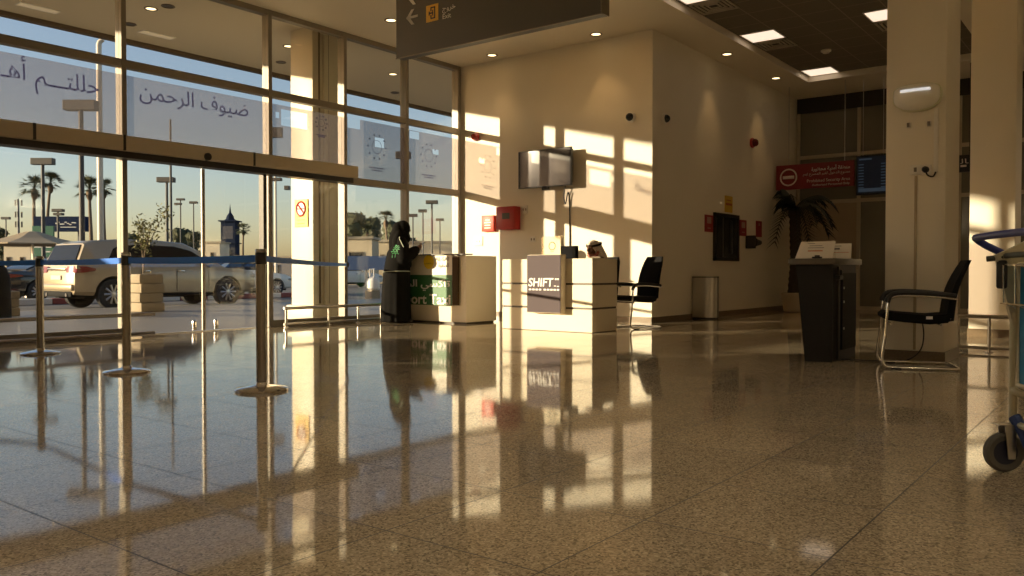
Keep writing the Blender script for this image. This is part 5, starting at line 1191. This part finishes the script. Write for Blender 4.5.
    loft(b, [[p + dn * 0.8 for p in q1], [p - dn for p in q1]]); obj('rear_window', b, CARGL, t)
    f0, f1 = gh[-1], gh[-3]
    p0 = Vector((f0[0] * sx, 0, f0[1] * sz)); p1 = Vector((f1[0] * sx, 0, f1[1] * sz)); dn = Vector(((p1.z - p0.z), 0, p0.x - p1.x)).normalized() * 0.03; pa, pb = p0.lerp(p1, 0.1), p0.lerp(p1, 0.9)
    b = nb(); q1 = [pa + Vector((0, w * .84, 0)), pa - Vector((0, w * .84, 0)), pb - Vector((0, w * .70, 0)), pb + Vector((0, w * .70, 0))]; loft(b, [[p + dn for p in q1], [p - dn for p in q1]]); obj('windscreen', b, CARGL, t)
    zl = (0.98 if kind == 'suv' else 0.82) * sz; lh = (0.17 if kind == 'suv' else 0.12) * sz
    for s in (1, -1):
        b = nb(); pts = [(-0.015, 0.55), (-0.01, 0.80), (0.06, 0.935), (0.24, 0.985), (0.44, 1.004)]
        hh = [0.9, 1.0, 1.0, 0.9, 0.35]; rings = []
        for (x, f), k in zip(pts, hh): rings.append([Vector((x, s * w * f, zl - lh * 0.45 * k)), Vector((x + 0.03, s * (w * f + 0.004), zl + lh * 0.5 * k)), Vector((x + 0.10, s * (w * f - 0.06), zl + lh * 0.5 * k)), Vector((x + 0.10, s * (w * f - 0.06), zl - lh * 0.45 * k))])
        loft(b, rings); obj('tail_lamp', b, TAIL, t, True)
    zc = st[1][1] * sz
    b = nb(); box(b, (-0.035, -w * .86, zc + 0.09), (0.12, w * .86, zc + 0.26), 0.05, 3); obj('rear_bumper', b, paint, t, True)
    b = nb(); box(b, (-0.01, -w * .78, zc - 0.06), (0.15, w * .78, zc + 0.09), 0.03); obj('lower_valance', b, BLKT, t, True)
    b = nb(); box(b, (-0.03, -0.26, zc + 0.36), (0.03, 0.26, zc + 0.47), 0.006); obj('number_plate', b, pm('blank_plate', (0.55, 0.5, 0.4, 1), 0.5), t)
    b = nb(); box(b, (-0.025, -0.48, zl - 0.02), (0.05, 0.48, zl + 0.05), 0.02); obj('chrome_strip', b, CHROME, t, True)
    for s in (1, -1):
        b = nb(); cyl(b, (-0.03, s * w * .55, zc - 0.01), (0.1, s * w * .55, zc - 0.01), 0.045, 14); obj('exhaust', b, CHROME, t, True)
        b = nb(); box(b, (ro + rw * 1.3, s * w * .98 - 0.04, st[3][1] * sz - 0.01), (ro + wb - rw * 1.3, s * w * .98 + 0.04, st[3][1] * sz + 0.05), 0.02); obj('side_step', b, BLKT, t, True)
        mx = (3.45 if kind == 'suv' else 3.05) * sx; mz = gh[-1][1] * sz + 0.03
        b = nb(); blob(b, (mx, s * (w + 0.08), mz + 0.04), 1, 2, 0, sq=(0.10, 0.11, 0.085)); obj('mirror', b, paint, t, True)
        for x in ((1.75, 2.7) if kind == 'suv' else (1.7, 2.65)):
            b = nb(); box(b, (x * sx - 0.1, s * (w + 0.012) - 0.012, mz - 0.16), (x * sx + 0.1, s * (w + 0.012) + 0.012, mz - 0.12), 0.01); obj('door_handle', b, CHROME, t, True)
        b = nb()
        for x in ((1.62, 2.58, 3.5) if kind == 'suv' else (1.72, 2.85)): box(b, (x * sx - 0.004, s * w - 0.003 - 0.004, st[3][1] * sz + 0.1), (x * sx + 0.004, s * w + 0.002, mz - 0.08))
        obj('door_seam', b, BLKT, t)
        b = nb(); hx_ = st[-2][0] * sx; box(b, (hx_ - 0.28, s * w * .80 - 0.09, st[-2][2] * sz * .80), (hx_ + 0.05, s * w * .80 + 0.06, st[-2][2] * sz * .93), 0.03); obj('headlamp', b, pm('headlamp_glass', (0.3, 0.29, 0.27, 1), 0.1), t, True)
    for x in ws:
        for s in (1, -1):
            y = s * (w - 0.12)
            M = Matrix.Translation((x, y, rw)) @ Matrix.Rotation(R(-90) * s, 4, 'X')
            b = nb(); lathe(b, [(rw * .66, -0.1), (rw * .92, -0.11), (rw, -0.08), (rw, 0.08), (rw * .92, 0.11), (rw * .66, 0.10), (rw * .66, -0.1)], n=36, M=M); wh = obj('wheel', b, RUB, t, True)
            b = nb(); lathe(b, [(0.001, 0.02), (rw * .62, 0.02), (rw * .67, 0.10), (rw * .63, 0.105), (rw * .60, 0.06), (0.001, 0.05)], n=32, M=M); obj('rim', b, pm('dark_rim_well', (0.04, 0.038, 0.035, 1), 0.4, 0.5), wh, True)
            b = nb()
            for k in range(10):
                a = 2 * PI * k / 10; tube(b, [M @ Vector((0.05 * math.cos(a), 0.05 * math.sin(a), 0.085)), M @ Vector((rw * .64 * math.cos(a), rw * .64 * math.sin(a), 0.095))], [0.022, 0.030], 6)
            lathe(b, [(0.001, 0.11), (0.07, 0.10), (0.07, 0.06), (0.001, 0.06)], n=16, M=M); obj('spokes', b, ALLOY, wh, True)
    b = nb(); box(b, (0.3, -w * .8, st[3][1] * sz - 0.06), (L - 0.4, w * .8, st[3][1] * sz + 0.2)); obj('underbody', b, BLKT, t)
    return t
CHAMP = pm('champagne_car_paint', (0.42, 0.335, 0.215, 1), 0.30, 0.2, 0.02, coat=0.6)
car('suv_car', 'large champagne coloured off-road car parked close outside the sliding door', (9.45, 21.45, ZR), 0, CHAMP, 'suv', 5.25, 1.78, 1.92, 3.25, 0.95, 0.385)
sd = at_d(13, 25.5)
car('sedan_car', 'dark sedan with red tail lamps at left edge behind the champagne car', (sd.x - 0.2, sd.y + 1.0, ZR), R(4), pm('black_car_paint', (0.015, 0.016, 0.02, 1), 0.2, 0.2, coat=0.8), 'sedan', 4.7, 1.42, 1.8, 2.75, 0.95, 0.33)
sd = at_d(281, 34)
car('hatchback_car', 'white car nose glimpsed between door jamb and outdoor column', (sd.x - 3.6, sd.y + 0.9, ZR), R(0), pm('white_car_paint', (0.70, 0.66, 0.58, 1), 0.3, coat=0.6), 'sedan', 4.4, 1.45, 1.75, 2.6, 0.85, 0.32)
sd = at_d(352, 52)
car('parked_car', 'distant white car seen low through glass left of the standing person', (sd.x - 2.4, sd.y + 0.9, ZR), R(-20), pm('white_car_paint', (0.70, 0.66, 0.58, 1), 0.3, coat=0.6), 'sedan', 4.4, 1.45, 1.75, 2.6, 0.85, 0.32)

# ---- stone planter with small tree, loose block, bin, jug
BLK = pm('tan_concrete_block', (0.34, 0.275, 0.185, 1), 0.85, 0, 0.15, 9, 0.3, 40)
tp = at_d(146, 17.4)
t = thing('stone_planter', 'square tan block planter stacked of four courses before the parked car', 'planter', (tp.x, tp.y, 0), R(0), None)
for k in range(4):
    b = nb(); o = 0.015 * (-1) ** k; h = 0.198; box(b, (-0.26 + o, -0.25, k * h), (0.26 + o, 0.25, (k + 1) * h - 0.006), 0.02); obj('course', b, BLK, t, True)
LEAFG = pm('olive_leaf', (0.16, 0.155, 0.05, 1), 0.6, 0, 0.35, 3)
BARK = pm('grey_bark', (0.16, 0.12, 0.08, 1), 0.9, 0, 0.3, 20)
def leaves(b, pts, n, size, rng, spread):
    for _ in range(n):
        c = rng.choice(pts) + Vector((rng.gauss(0, spread), rng.gauss(0, spread), rng.gauss(0, spread)))
        a = Vector((rng.uniform(-1, 1), rng.uniform(-1, 1), rng.uniform(-1, 1))).normalized() * size * rng.uniform(.6, 1.3); d = a.cross(Vector((rng.uniform(-1, 1), rng.uniform(-1, 1), rng.uniform(-1, 1)))).normalized() * size * .4
        b.faces.new([b.verts.new(q) for q in (c - a, c + d, c + a, c - d)])
def small_tree(lb, loc, h, rng):
    t = thing('small_tree', lb, 'tree', loc)
    b = nb(); tips = []
    for k in range(7):
        a = rng.uniform(0, 6.28); r = rng.uniform(.18, .5); zt = h * rng.uniform(.62, 1.0)
        P = smooth_path([(0, 0, 0), (0.04 * math.cos(a), 0.04 * math.sin(a), h * .3), (r * .5 * math.cos(a), r * .5 * math.sin(a), zt * .65), (r * math.cos(a), r * math.sin(a), zt)], 4)
        tube(b, P, [0.014 - 0.0008 * i for i in range(len(P))], 5); tips += P[6:]
    obj('stem', b, BARK, t, True)
    b = nb(); leaves(b, tips, 560, 0.045, rng, 0.08); obj('leaves', b, LEAFG, t)
small_tree('thin leafy sapling growing up from the tan block planter', (tp.x - 0.06, tp.y, 0.79), 1.45, random.Random(4))
bp = on_z(12, 316, 0)
b = nb(); box(b, (bp.x - 0.1, bp.y - 0.08, 0), (bp.x + 0.12, bp.y + 0.3, 0.16), 0.02); box(b, (bp.x - 0.09, bp.y - 0.07, 0.165), (bp.x + 0.11, bp.y + 0.3, 0.32), 0.02); box(b, (bp.x - 0.1, bp.y - 0.08, 0.325), (bp.x + 0.12, bp.y + 0.29, 0.47), 0.02)
tag(obj('stone_bollard', b, BLK), 'short stack of tan blocks at far left beside the dark bin', 'bollard')
bp = on_z(-7, 318, 0)
t = thing('outdoor_bin', 'dark domed bin standing outside, cut by left edge of the photo', 'bin', (bp.x, bp.y, 0))
b = nb(); lathe(b, [(0.001, 0), (0.29, 0), (0.29, 0.05), (0.28, 0.62), (0.001, 0.62)], n=28); obj('body', b, BLKT, t, True)
b = nb(); lathe(b, [(0.28, 0.62), (0.27, 0.76), (0.22, 0.90), (0.13, 1.0), (0.001, 1.04)], n=28); obj('dome', b, BLKT, t, True)
bp = at_d(373, 26)
b = nb(); box(b, (bp.x - 0.2, bp.y - 0.16, ZR), (bp.x + 0.16, bp.y + 0.16, 0.26), 0.02); tag(obj('stone_bollard', b, BLK), 'squat tan stone block holding up the white drum outside', 'bollard')
t = thing('plastic_drum', 'white plastic drum with loop handle on a stone block outside', 'drum', (bp.x, bp.y, 0.26))
b = nb(); lathe(b, [(0.001, 0), (0.15, 0), (0.21, 0.06), (0.215, 0.26), (0.17, 0.36), (0.09, 0.43), (0.001, 0.44)], n=24); obj('body', b, WHITEP, t, True)
b = nb(); tube(b, [(-0.04, 0.09, 0.40), (-0.04, 0.09, 0.66), (-0.04, -0.09, 0.66), (-0.04, -0.09, 0.40)], 0.03, 8); obj('handle', b, WHITEP, t, True)

# ---- sunshade, signs, hoarding
up = at_d(33, 31)
t = thing('sunshade', 'tan tent-like sunshade outside at left, above the dark sedan', 'sunshade', (up.x, up.y, ZR))
b = nb(); lathe(b, [(0.001, 2.46), (0.25, 2.44), (1.0, 2.18), (1.7, 2.03), (2.0, 1.98), (2.0, 1.94), (1.65, 1.99), (0.9, 2.14), (0.001, 2.40)], n=8); obj('canopy', b, pm('tan_canvas', (0.36, 0.28, 0.175, 1), 0.8), t)
b = nb(); cyl(b, (0, 0, 0), (0, 0, 2.4), 0.035); lathe(b, [(0.001, 0), (0.3, 0), (0.3, 0.06), (0.001, 0.06)]); obj('pole', b, STEEL, t, True)
def flat_sign(name, lb, px0, px1, py0, py1, D, mat, marks, mm, legs, cat='sign', th=0.1, rot=None):
    a, c = at_d(px0, D), at_d(px1, D); zt, zb = hz(py0, D), hz(py1, D); W = (c - a).length; H = zt - zb
    ctr = (a + c) / 2; d = (c - a).normalized(); ang = math.atan2(d.y, d.x)
    t = thing(name, lb, cat, (ctr.x, ctr.y, ZR), ang)
    b = nb(); box(b, (-W / 2, 0, zb - ZR), (W / 2, th, zt - ZR), 0.01); pn = obj('panel', b, mat, t)
    if marks:
        b = nb()
        for u0, v0, u1, v1 in marks: box(b, (-W / 2 + W * u0, -0.02, zb - ZR + H * v0), (-W / 2 + W * u1, 0, zb - ZR + H * v1))
        obj('print', b, mm, pn)
    for u in legs:
        b = nb(); box(b, (-W / 2 + W * u - 0.06, th, 0), (-W / 2 + W * u + 0.06, th + 0.12, zb - ZR + H * .5)); obj('post', b, pm('galvanised_grey', (0.16, 0.155, 0.15, 1), 0.6), t)
    return t
GALV = pm('galvanised_grey', (0.16, 0.155, 0.15, 1), 0.6)
OFFW = pm('offwhite_print', (0.6, 0.58, 0.52, 1), 0.6)
flat_sign('billboard', 'long navy billboard with white script beyond the car park at left', 34, 86, 216.5, 231.5, 50, pm('navy_billboard', (0.012, 0.022, 0.055, 1), 0.8, spec=0.05), [(0.42 + 0.045 * k, 0.50 + 0.08 * math.sin(k * 1.9), 0.46 + 0.045 * k, 0.57 + 0.08 * math.sin(k * 1.9)) for k in range(9)] + [(0.52, 0.26, 0.82, 0.31), (0.0, 0.02, 0.3, 0.98)][:1], OFFW, (0.2, 0.8), 'billboard', 0.4)
flat_sign('road_sign', 'tall green road sign with yellow arrow standing behind the sunshade', 32.5, 54, 226, 257, 42, pm('road_sign_green', (0.008, 0.10, 0.055, 1), 0.5), [(0.2, 0.62, 0.45, 0.68), (0.55, 0.62, 0.9, 0.68), (0.1, 0.3, 0.42, 0.35), (0.6, 0.3, 0.9, 0.35), (0.6, 0.15, 0.85, 0.19)], OFFW, (0.2, 0.8))
flat_sign('site_hoarding', 'dark blue hoarding seen through glass left of the standing person', 340, 392, 256, 270, 48, pm('hoarding_blue', (0.02, 0.05, 0.13, 1), 0.6), [], OFFW, (0.1, 0.5, 0.9), 'hoarding')
# no-smoking sign on the outdoor column
X_ = 8.98
yl, yr_ = on_x(295.5, 213, X_).y, on_x(308.5, 213, X_).y; zt, zb = on_x(302, 199.5, X_).z, on_x(302, 227, X_).z
t = thing('no_smoking_sign', 'yellow no-smoking sign on the sunlit outdoor column', 'sign', (X_, (yl + yr_) / 2, zb))
b = nb(); box(b, (X_ - 0.02, yr_, zb), (X_, yl, zt), 0.002, 1); obj('panel', b, YEL, t, world=True)
cy, cz, rr_ = (yl + yr_) / 2, zt - (zt - zb) * 0.34, abs(yl - yr_) * 0.34
b = nb(); lathe(b, [(0.001, 0), (rr_, 0), (rr_, 0.002), (0.001, 0.002)], n=28, M=Matrix.Translation((X_ - 0.02, cy, cz)) @ Matrix.Rotation(R(-90), 4, 'Y')); obj('white_disc', b, WHITE, t, world=True)
b = nb(); tube(b, [(X_ - 0.024, cy + math.cos(a) * rr_, cz + math.sin(a) * rr_) for a in [2 * PI * k / 28 for k in range(28)]], 0.016, 5, True); tube(b, [(X_ - 0.024, cy + rr_ * .7, cz + rr_ * .7), (X_ - 0.024, cy - rr_ * .7, cz - rr_ * .7)], 0.014, 5); obj('red_ring', b, REDP, t, True, True)
b = nb(); box(b, (X_ - 0.024, cy - 0.09, cz - 0.015), (X_ - 0.0215, cy + 0.09, cz + 0.015)); obj('cigarette', b, BLACKP, t, world=True)
b = nb()
for k in range(3): box(b, (X_ - 0.022, cy - 0.1, zb + 0.05 + k * 0.06), (X_ - 0.0195, cy + 0.1, zb + 0.065 + k * 0.06))
obj('text_line', b, pm('brown_lettering', (0.35, 0.25, 0.02, 1), 0.6), t, world=True)

# ---- lamp posts
PWH = pm('cream_pole_paint', (0.62, 0.55, 0.43, 1), 0.5); PDK = pm('dark_pole_paint', (0.05, 0.048, 0.045, 1), 0.6)
HEADM = pm('floodlight_grey', (0.07, 0.06, 0.048, 1), 0.6)
def lamp(lb, px, D, ytop, r, mat, heads, arm=None, group='car park lamp posts'):
    p = at_d(px, D); zt = hz(ytop, D) - ZR
    t = thing('lamp_post', lb, 'lamp post', (p.x, p.y, ZR), math.atan2(RGT.y, RGT.x), group)
    b = nb()
    if arm: tube(b, [(0, 0, 0), (0, 0, zt - arm)] + [(arm * (1 - math.cos(a)), 0, zt - arm + arm * math.sin(a)) for a in (R(30), R(60), R(85))], [r, r * .8, r * .75, r * .7, r * .6], 12)
    else: tube(b, [(0, 0, 0), (0, 0, zt)], [r, r * .75], 12)
    obj('pole', b, mat, t, True)
    for wl, wr, y0, y1 in heads:           # head: picture columns left/right of the pole, rows
        b = nb(); k = D / F; z0, z1 = hz(y1, D) - ZR, hz(y0, D) - ZR; box(b, (-wl * k, -0.12, z0), (wr * k, 0.18, z1), 0.02); obj('lamp_head', b, HEADM, t)
    return t
lamp('tall cream lamp post with bent top, left of the big mullion', 101, 26, 41, 0.10, PWH, [], 0.16)
lamp('tall dark lamp post with wide flat floodlight head seen through left film', 82.5, 24, 104, 0.085, PDK, [(16.5, 15.5, 101, 111)])
lamp('dark lamp post with flat floodlight rising over the green road sign', 43.8, 36, 160, 0.09, PDK, [(11, 11, 158.5, 165)])
lamp('dark lamp post with tilted floodlight above the small sapling', 167.5, 36, 178, 0.07, PDK, [(9.5, 7.5, 177.5, 182.5)])
lamp('plain thin dark post right beside the tilted floodlight post', 171.5, 30, 120, 0.05, PDK, [])
lamp('distant twin-head floodlight post left of the round trees', 181, 75, 199, 0.07, PDK, [(4, 4, 198.5, 200.5), (6, 1, 203, 205)])
lamp('distant single-head floodlight post right of the round trees', 194, 80, 202, 0.07, PDK, [(4, 4, 201.5, 203.8)])
lamp('distant twin-head floodlight post in front of the navy billboard', 58.5, 46, 209, 0.07, PDK, [(5.5, 5.5, 209, 212), (4, 5, 213, 215.5)])
lamp('distant small floodlight post at the far left skyline', 6.5, 80, 218, 0.07, PDK, [(4.5, 4, 217, 219.5)])
lamp('tall lamp post with small cluster head between door jamb and outdoor column', 276, 40, 176, 0.07, PWH, [(7, 6, 178, 181), (-9, 14, 186, 190)])
lamp('lamp post with wide floodlight head above the taxi counter', 432, 42, 201, 0.06, PDK, [(6, 6, 200.5, 204)])
lamp('slim lamp post with floodlight head seen right of the standing person', 423, 55, 210, 0.06, PDK, [(4.5, 4, 209.5, 212.5)])
lamp('small floodlight post nearest the glass corner', 440, 65, 219, 0.06, PDK, [(4, 4, 218.5, 221)])
lamp('small floodlight post partly hidden by the headscarf', 413, 60, 214, 0.06, PDK, [(4, 4.5, 214, 217)])
lamp('floodlight post seen through film in the third bay from the corner', 272, 46, 130, 0.07, PDK, [(-1, 11, 128, 138)])
lamp('floodlight post whose head shows beside the mullion in the second film bay', 402, 40, 150, 0.06, PDK, [(6, 9, 152, 159)])
# telecom mast
p = at_d(19, 85); zt = hz(199, 85) - ZR
t = thing('telecom_mast', 'slim telecom mast with antennas near the left edge skyline', 'mast', (p.x, p.y, ZR))
b = nb(); tube(b, [(0, 0, 0), (0, 0, zt)], [0.18, 0.1], 8); obj('pole', b, GALV, t, True)
b = nb()
for z in (zt - 0.4, zt - 1.6, zt - 2.6):
    for k in range(3): a = 2 * PI * k / 3; box(b, (0.32 * math.cos(a) - 0.06, 0.32 * math.sin(a) - 0.06, z - 0.3), (0.32 * math.cos(a) + 0.06, 0.32 * math.sin(a) + 0.06, z + 0.3))
obj('antenna', b, HEADM, t)

# ---- palms and trees
PLEAF = pm('palm_green', (0.045, 0.055, 0.02, 1), 0.7, 0, 0.3, 1.5); PTR = pm('palm_trunk_brown', (0.17, 0.12, 0.075, 1), 0.9, 0, 0.25, 8)
def palm(lb, px, D, ytop, rc, seed):
    rng = random.Random(seed); p = at_d(px, D); zt = hz(ytop, D) - ZR - rc * .8
    t = thing('palm_tree', lb, 'palm tree', (p.x, p.y, ZR), rng.uniform(0, 6), 'car park palms')
    b = nb(); tube(b, [(0.15 * math.sin(k * .5 + seed), 0, zt * k / 10) for k in range(11)], [0.17 - 0.008 * k for k in range(11)], 10); obj('trunk', b, PTR, t, True)
    tx = 0.15 * math.sin(5 + seed)
    b = nb(); blob(b, (tx, 0, zt - rc * .35), 1, 2, .1, seed, (rc * .17, rc * .17, rc * .36)); obj('dead_skirt', b, PTR, t, True)
    b = nb()
    for k in range(46):
        a = rng.uniform(0, 6.28); el = rng.uniform(-0.5, 1.35); d = Vector((math.cos(a) * math.cos(el), math.sin(a) * math.cos(el), math.sin(el))); L_ = rc * rng.uniform(.75, 1.05); s = d.cross(Vector((0, 0, 1))).normalized() if abs(d.z) < .98 else Vector((1, 0, 0))
        o = Vector((tx, 0, zt)); m = o + d * L_ * .55; n = d.cross(s)
        for j in range(7):
            f = (j - 3) / 3; tip = m + (d * math.cos(f * 1.1) + s * math.sin(f * 1.1)) * L_ * .5 + Vector((0, 0, -L_ * .16)); w_ = (s * math.cos(f) - d * math.sin(f)) * L_ * .045
            b.faces.new([b.verts.new(q) for q in (m - w_, m + w_, tip)])
        b.faces.new([b.verts.new(q) for q in (o - s * 0.02, o + s * 0.02, m + s * .02, m - s * .02)])
    obj('fronds', b, PLEAF, t)
palm('palm left of the second floodlight post, shorter of the left pair', 35.5, 58, 174, 1.25, 1)
palm('palm just right of the second floodlight post, taller of the left pair', 50, 66, 170, 1.25, 2)
palm('palm between dark floodlight post and bent cream post', 91, 57, 175, 1.2, 3)
palm('palm right behind the bent cream lamp post', 105, 66, 177, 1.2, 4)
palm('small far palm right of the clock-tower-like building', 243.5, 100, 222, 1.15, 5)
palm('palm above the tree clump right behind the standing person', 387, 82, 209, 1.3, 6)
palm('short palm within the tree clump left of the standing person', 367, 84, 222, 1.3, 7)
TREEG = pm('dark_tree_leaf', (0.045, 0.05, 0.018, 1), 0.8, 0, 0.35, 0.8)
def tree(lb, px, D, ytop, halfpx, seed, group='trees beyond the car park'):
    rng = random.Random(seed); p = at_d(px, D); zt = hz(ytop, D) - ZR; rr = halfpx / F * D
    t = thing('round_tree', lb, 'tree', (p.x, p.y, ZR), 0, group)
    b = nb(); tube(b, [(0, 0, 0), (0.05, 0, zt * .5)], [0.2, 0.12], 8); obj('trunk', b, BARK, t, True)
    b = nb(); pts = []
    for k in range(14):
        a = rng.uniform(0, 6.28); r = rng.uniform(0, .55) * rr; br = min(rr * .55, zt * .3); z = max(br, zt - br - (k % 4) / 4.0 * (zt - br * 1.6) * .75 - .1 * br * (k % 3)); c = Vector((r * math.cos(a), r * math.sin(a), z)); blob(b, c, br, 2, .18, seed + k)
    cen = [v_.co.copy() for v_ in b.verts]; leaves(b, cen, 900, 0.16, rng, 0.08); obj('crown', b, TREEG, t)
tree('round dark tree behind the sapling, left of the tall grey tower', 181, 90, 228, 13, 11)
tree('paler round tree touching the round dark tree on its right', 194, 82, 232, 8, 12)
tree('bushy tree at left of clump seen beside the right door mullion', 352, 76, 212, 15, 13)
tree('bushy tree in middle of clump left of the standing person', 372, 90, 217, 15, 14)
tree('bushy tree just behind the standing person and her palm', 392, 102, 221, 15, 15)
tree('dense tree filling the gap between bushy trees, left of the standing person', 362, 98, 216, 14, 21)
tree('low shrubby tree at far left beneath the telecom mast', 3, 90, 229, 7, 16)
tree('low dark tree showing over the car roof behind the planter', 134, 80, 234, 8, 17)
tree('reddish low tree mass behind the taxi sign', 412, 92, 238, 9, 18)

# ---- buildings far off
def house(lb, px0, px1, ytop, D, mat, wins, roof=True, cat='building', name='low_building', depth=3.2):
    a, c = at_d(px0, D), at_d(px1, D); W = (c - a).length; d = (c - a).normalized(); H = hz(ytop, D) - ZR; ctr = (a + c) / 2
    t = thing(name, lb, cat, (ctr.x, ctr.y, ZR), math.atan2(d.y, d.x))
    b = nb(); box(b, (-W / 2, 0, 0), (W / 2, depth, H)); obj('wall', b, mat, t)
    if roof:
        b = nb(); box(b, (-W / 2 - 0.15, -0.15, H), (W / 2 + 0.15, depth + 0.15, H + 0.18)); obj('roof_edge', b, pm('roof_edge_tan', (0.35, 0.29, 0.2, 1), 0.8), t)
    for u0, v0, u1, v1 in wins:
        b = nb(); box(b, (-W / 2 + W * u0, -0.05, H * v0), (-W / 2 + W * u1, 0.02, H * v1)); f = obj('window', b, pm('window_brown', (0.12, 0.09, 0.06, 1), 0.3), t)
        b = nb(); box(b, (-W / 2 + W * u0 + 0.08, -0.06, H * v0 + 0.08), (-W / 2 + W * u1 - 0.08, -0.049, H * v1 - 0.08)); obj('pane', b, CARGL, f)
    return t
BUF = pm('buff_render', (0.46, 0.38, 0.25, 1), 0.8); CRB = pm('cream_render', (0.60, 0.52, 0.38, 1), 0.8); GRB = pm('grey_render', (0.22, 0.20, 0.19, 1), 0.8)
house('pale low building left of the green road sign', 4, 31, 246, 75, CRB, ((0.1, 0.3, 0.25, 0.7), (0.6, 0.3, 0.75, 0.7)))
house('buff building with one dark window behind the blue hoarding', 342, 372, 239, 62, BUF, ((0.22, 0.35, 0.72, 0.72),))
house('buff building beside palm, hidden partly by the standing person', 374, 395, 242, 67, BUF, ((0.3, 0.4, 0.5, 0.7),))
house('wide tan building behind the taxi sign, right of the standing person', 403, 452, 243, 73, BUF, ((0.1, 0.4, 0.2, 0.7), (0.35, 0.4, 0.47, 0.7), (0.7, 0.4, 0.8, 0.7)))
house('long low grey building between tower and outdoor column', 236, 262, 257, 95, GRB, ((0.1, 0.3, 0.3, 0.7), (0.5, 0.3, 0.7, 0.7)))
house('cream building showing behind door seam, left of the tower', 203, 220, 243, 95, CRB, ((0.45, 0.55, 0.65, 0.75), (0.45, 0.2, 0.65, 0.4)))
house('grey low block seen between mullion and outdoor column', 268, 291, 258, 90, GRB, ((0.2, 0.3, 0.5, 0.7),))
D = 105; p = at_d(230.5, D); k = D / F
t = thing('tower_building', 'slim blue-grey tower with pointed spire beyond the car park', 'tower', (p.x, p.y, ZR), math.atan2(RGT.y, RGT.x))
H = hz(222, D) - ZR
NVB = pm('blue_grey_tower', (0.018, 0.026, 0.050, 1), 0.9, spec=0.05)
b = nb(); box(b, (-7 * k, -7 * k, 0), (7 * k, 7 * k, H)); obj('shaft', b, NVB, t)
b = nb(); box(b, (-9 * k, -9 * k, H), (9 * k, 9 * k, H + 0.15)); box(b, (-8.6 * k, -8.6 * k, H * .62), (8.6 * k, 8.6 * k, H * .62 + .12)); obj('cornice', b, NVB, t)
b = nb(); lathe(b, [(7 * k, H + .15), (4.2 * k, H + 3 * k), (3.4 * k, H + 6 * k), (1.2 * k, H + 9 * k), (.5 * k, H + 14 * k), (.01, H + 18 * k)], n=8); obj('spire', b, NVB, t)
b = nb(); prism(b, [(-2 * k, H * .1), (2 * k, H * .1), (2 * k, H * .45), (0, H * .52), (-2 * k, H * .45)], ((0, -7.05 * k, 0), (1, 0, 0), (0, 0, 1)), 0.1); obj('window', b, CARGL, t)
b = nb(); box(b, (-5 * k, -7.1 * k, H * .70), (5 * k, -6.9 * k, H * .92)); obj('pale_panel', b, pm('tower_panel', (0.05, 0.05, 0.065, 1), 0.6), t)  # panel a little paler than the shaft

# ================================================================== LIGHT, SKY, CAMERA
sd_ = Vector((1, -0.807, -0.198)).normalized()
l = bpy.data.lights.new('sun', 'SUN'); l.energy = 5.0; l.color = (1.0, 0.80, 0.53); l.angle = R(0.55)
o = bpy.data.objects.new('sun', l); COL.objects.link(o); o.location = (-20, 30, 12); o.rotation_euler = sd_.to_track_quat('-Z', 'Y').to_euler()
W = bpy.data.worlds.new('sky'); SC.world = W; W.use_nodes = True; nt = W.node_tree
bg = nt.nodes['Background']
sky = nt.nodes.new('ShaderNodeTexSky'); sky.sky_type = 'NISHITA'; sky.sun_disc = False; sky.sun_elevation = R(8.76); sky.sun_rotation = R(-51.1); sky.air_density = 1.0; sky.dust_density = 1.0; sky.ozone_density = 1.5
tint = nt.nodes.new('ShaderNodeMix'); tint.data_type = 'RGBA'; tint.blend_type = 'MULTIPLY'; tint.inputs[0].default_value = 1.0; tint.inputs[7].default_value = (1.11, 0.985, 1.03, 1)
nt.links.new(sky.outputs[0], tint.inputs[6]); nt.links.new(tint.outputs[2], bg.inputs[0]); bg.inputs[1].default_value = 0.105
cd = bpy.data.cameras.new('camera'); cd.sensor_width = 36; cd.lens = F / 1024 * 36; cd.clip_end = 2000; cd.clip_start = 0.05
co = bpy.data.objects.new('camera', cd); COL.objects.link(co); co.location = CAM; co.rotation_euler = FWD.to_track_quat('-Z', 'Y').to_euler(); SC.camera = co
vs = SC.view_settings; vs.view_transform = 'Standard'; vs.look = 'None'; vs.gamma = 1; vs.exposure = 1.08; vs.use_curve_mapping = False
cy_ = SC.cycles; cy_.use_denoising = True; cy_.max_bounces = 10; cy_.diffuse_bounces = 6; cy_.glossy_bounces = 4; cy_.transmission_bounces = 6; cy_.transparent_max_bounces = 24; cy_.caustics_reflective = False; cy_.sample_clamp_indirect = 6.0
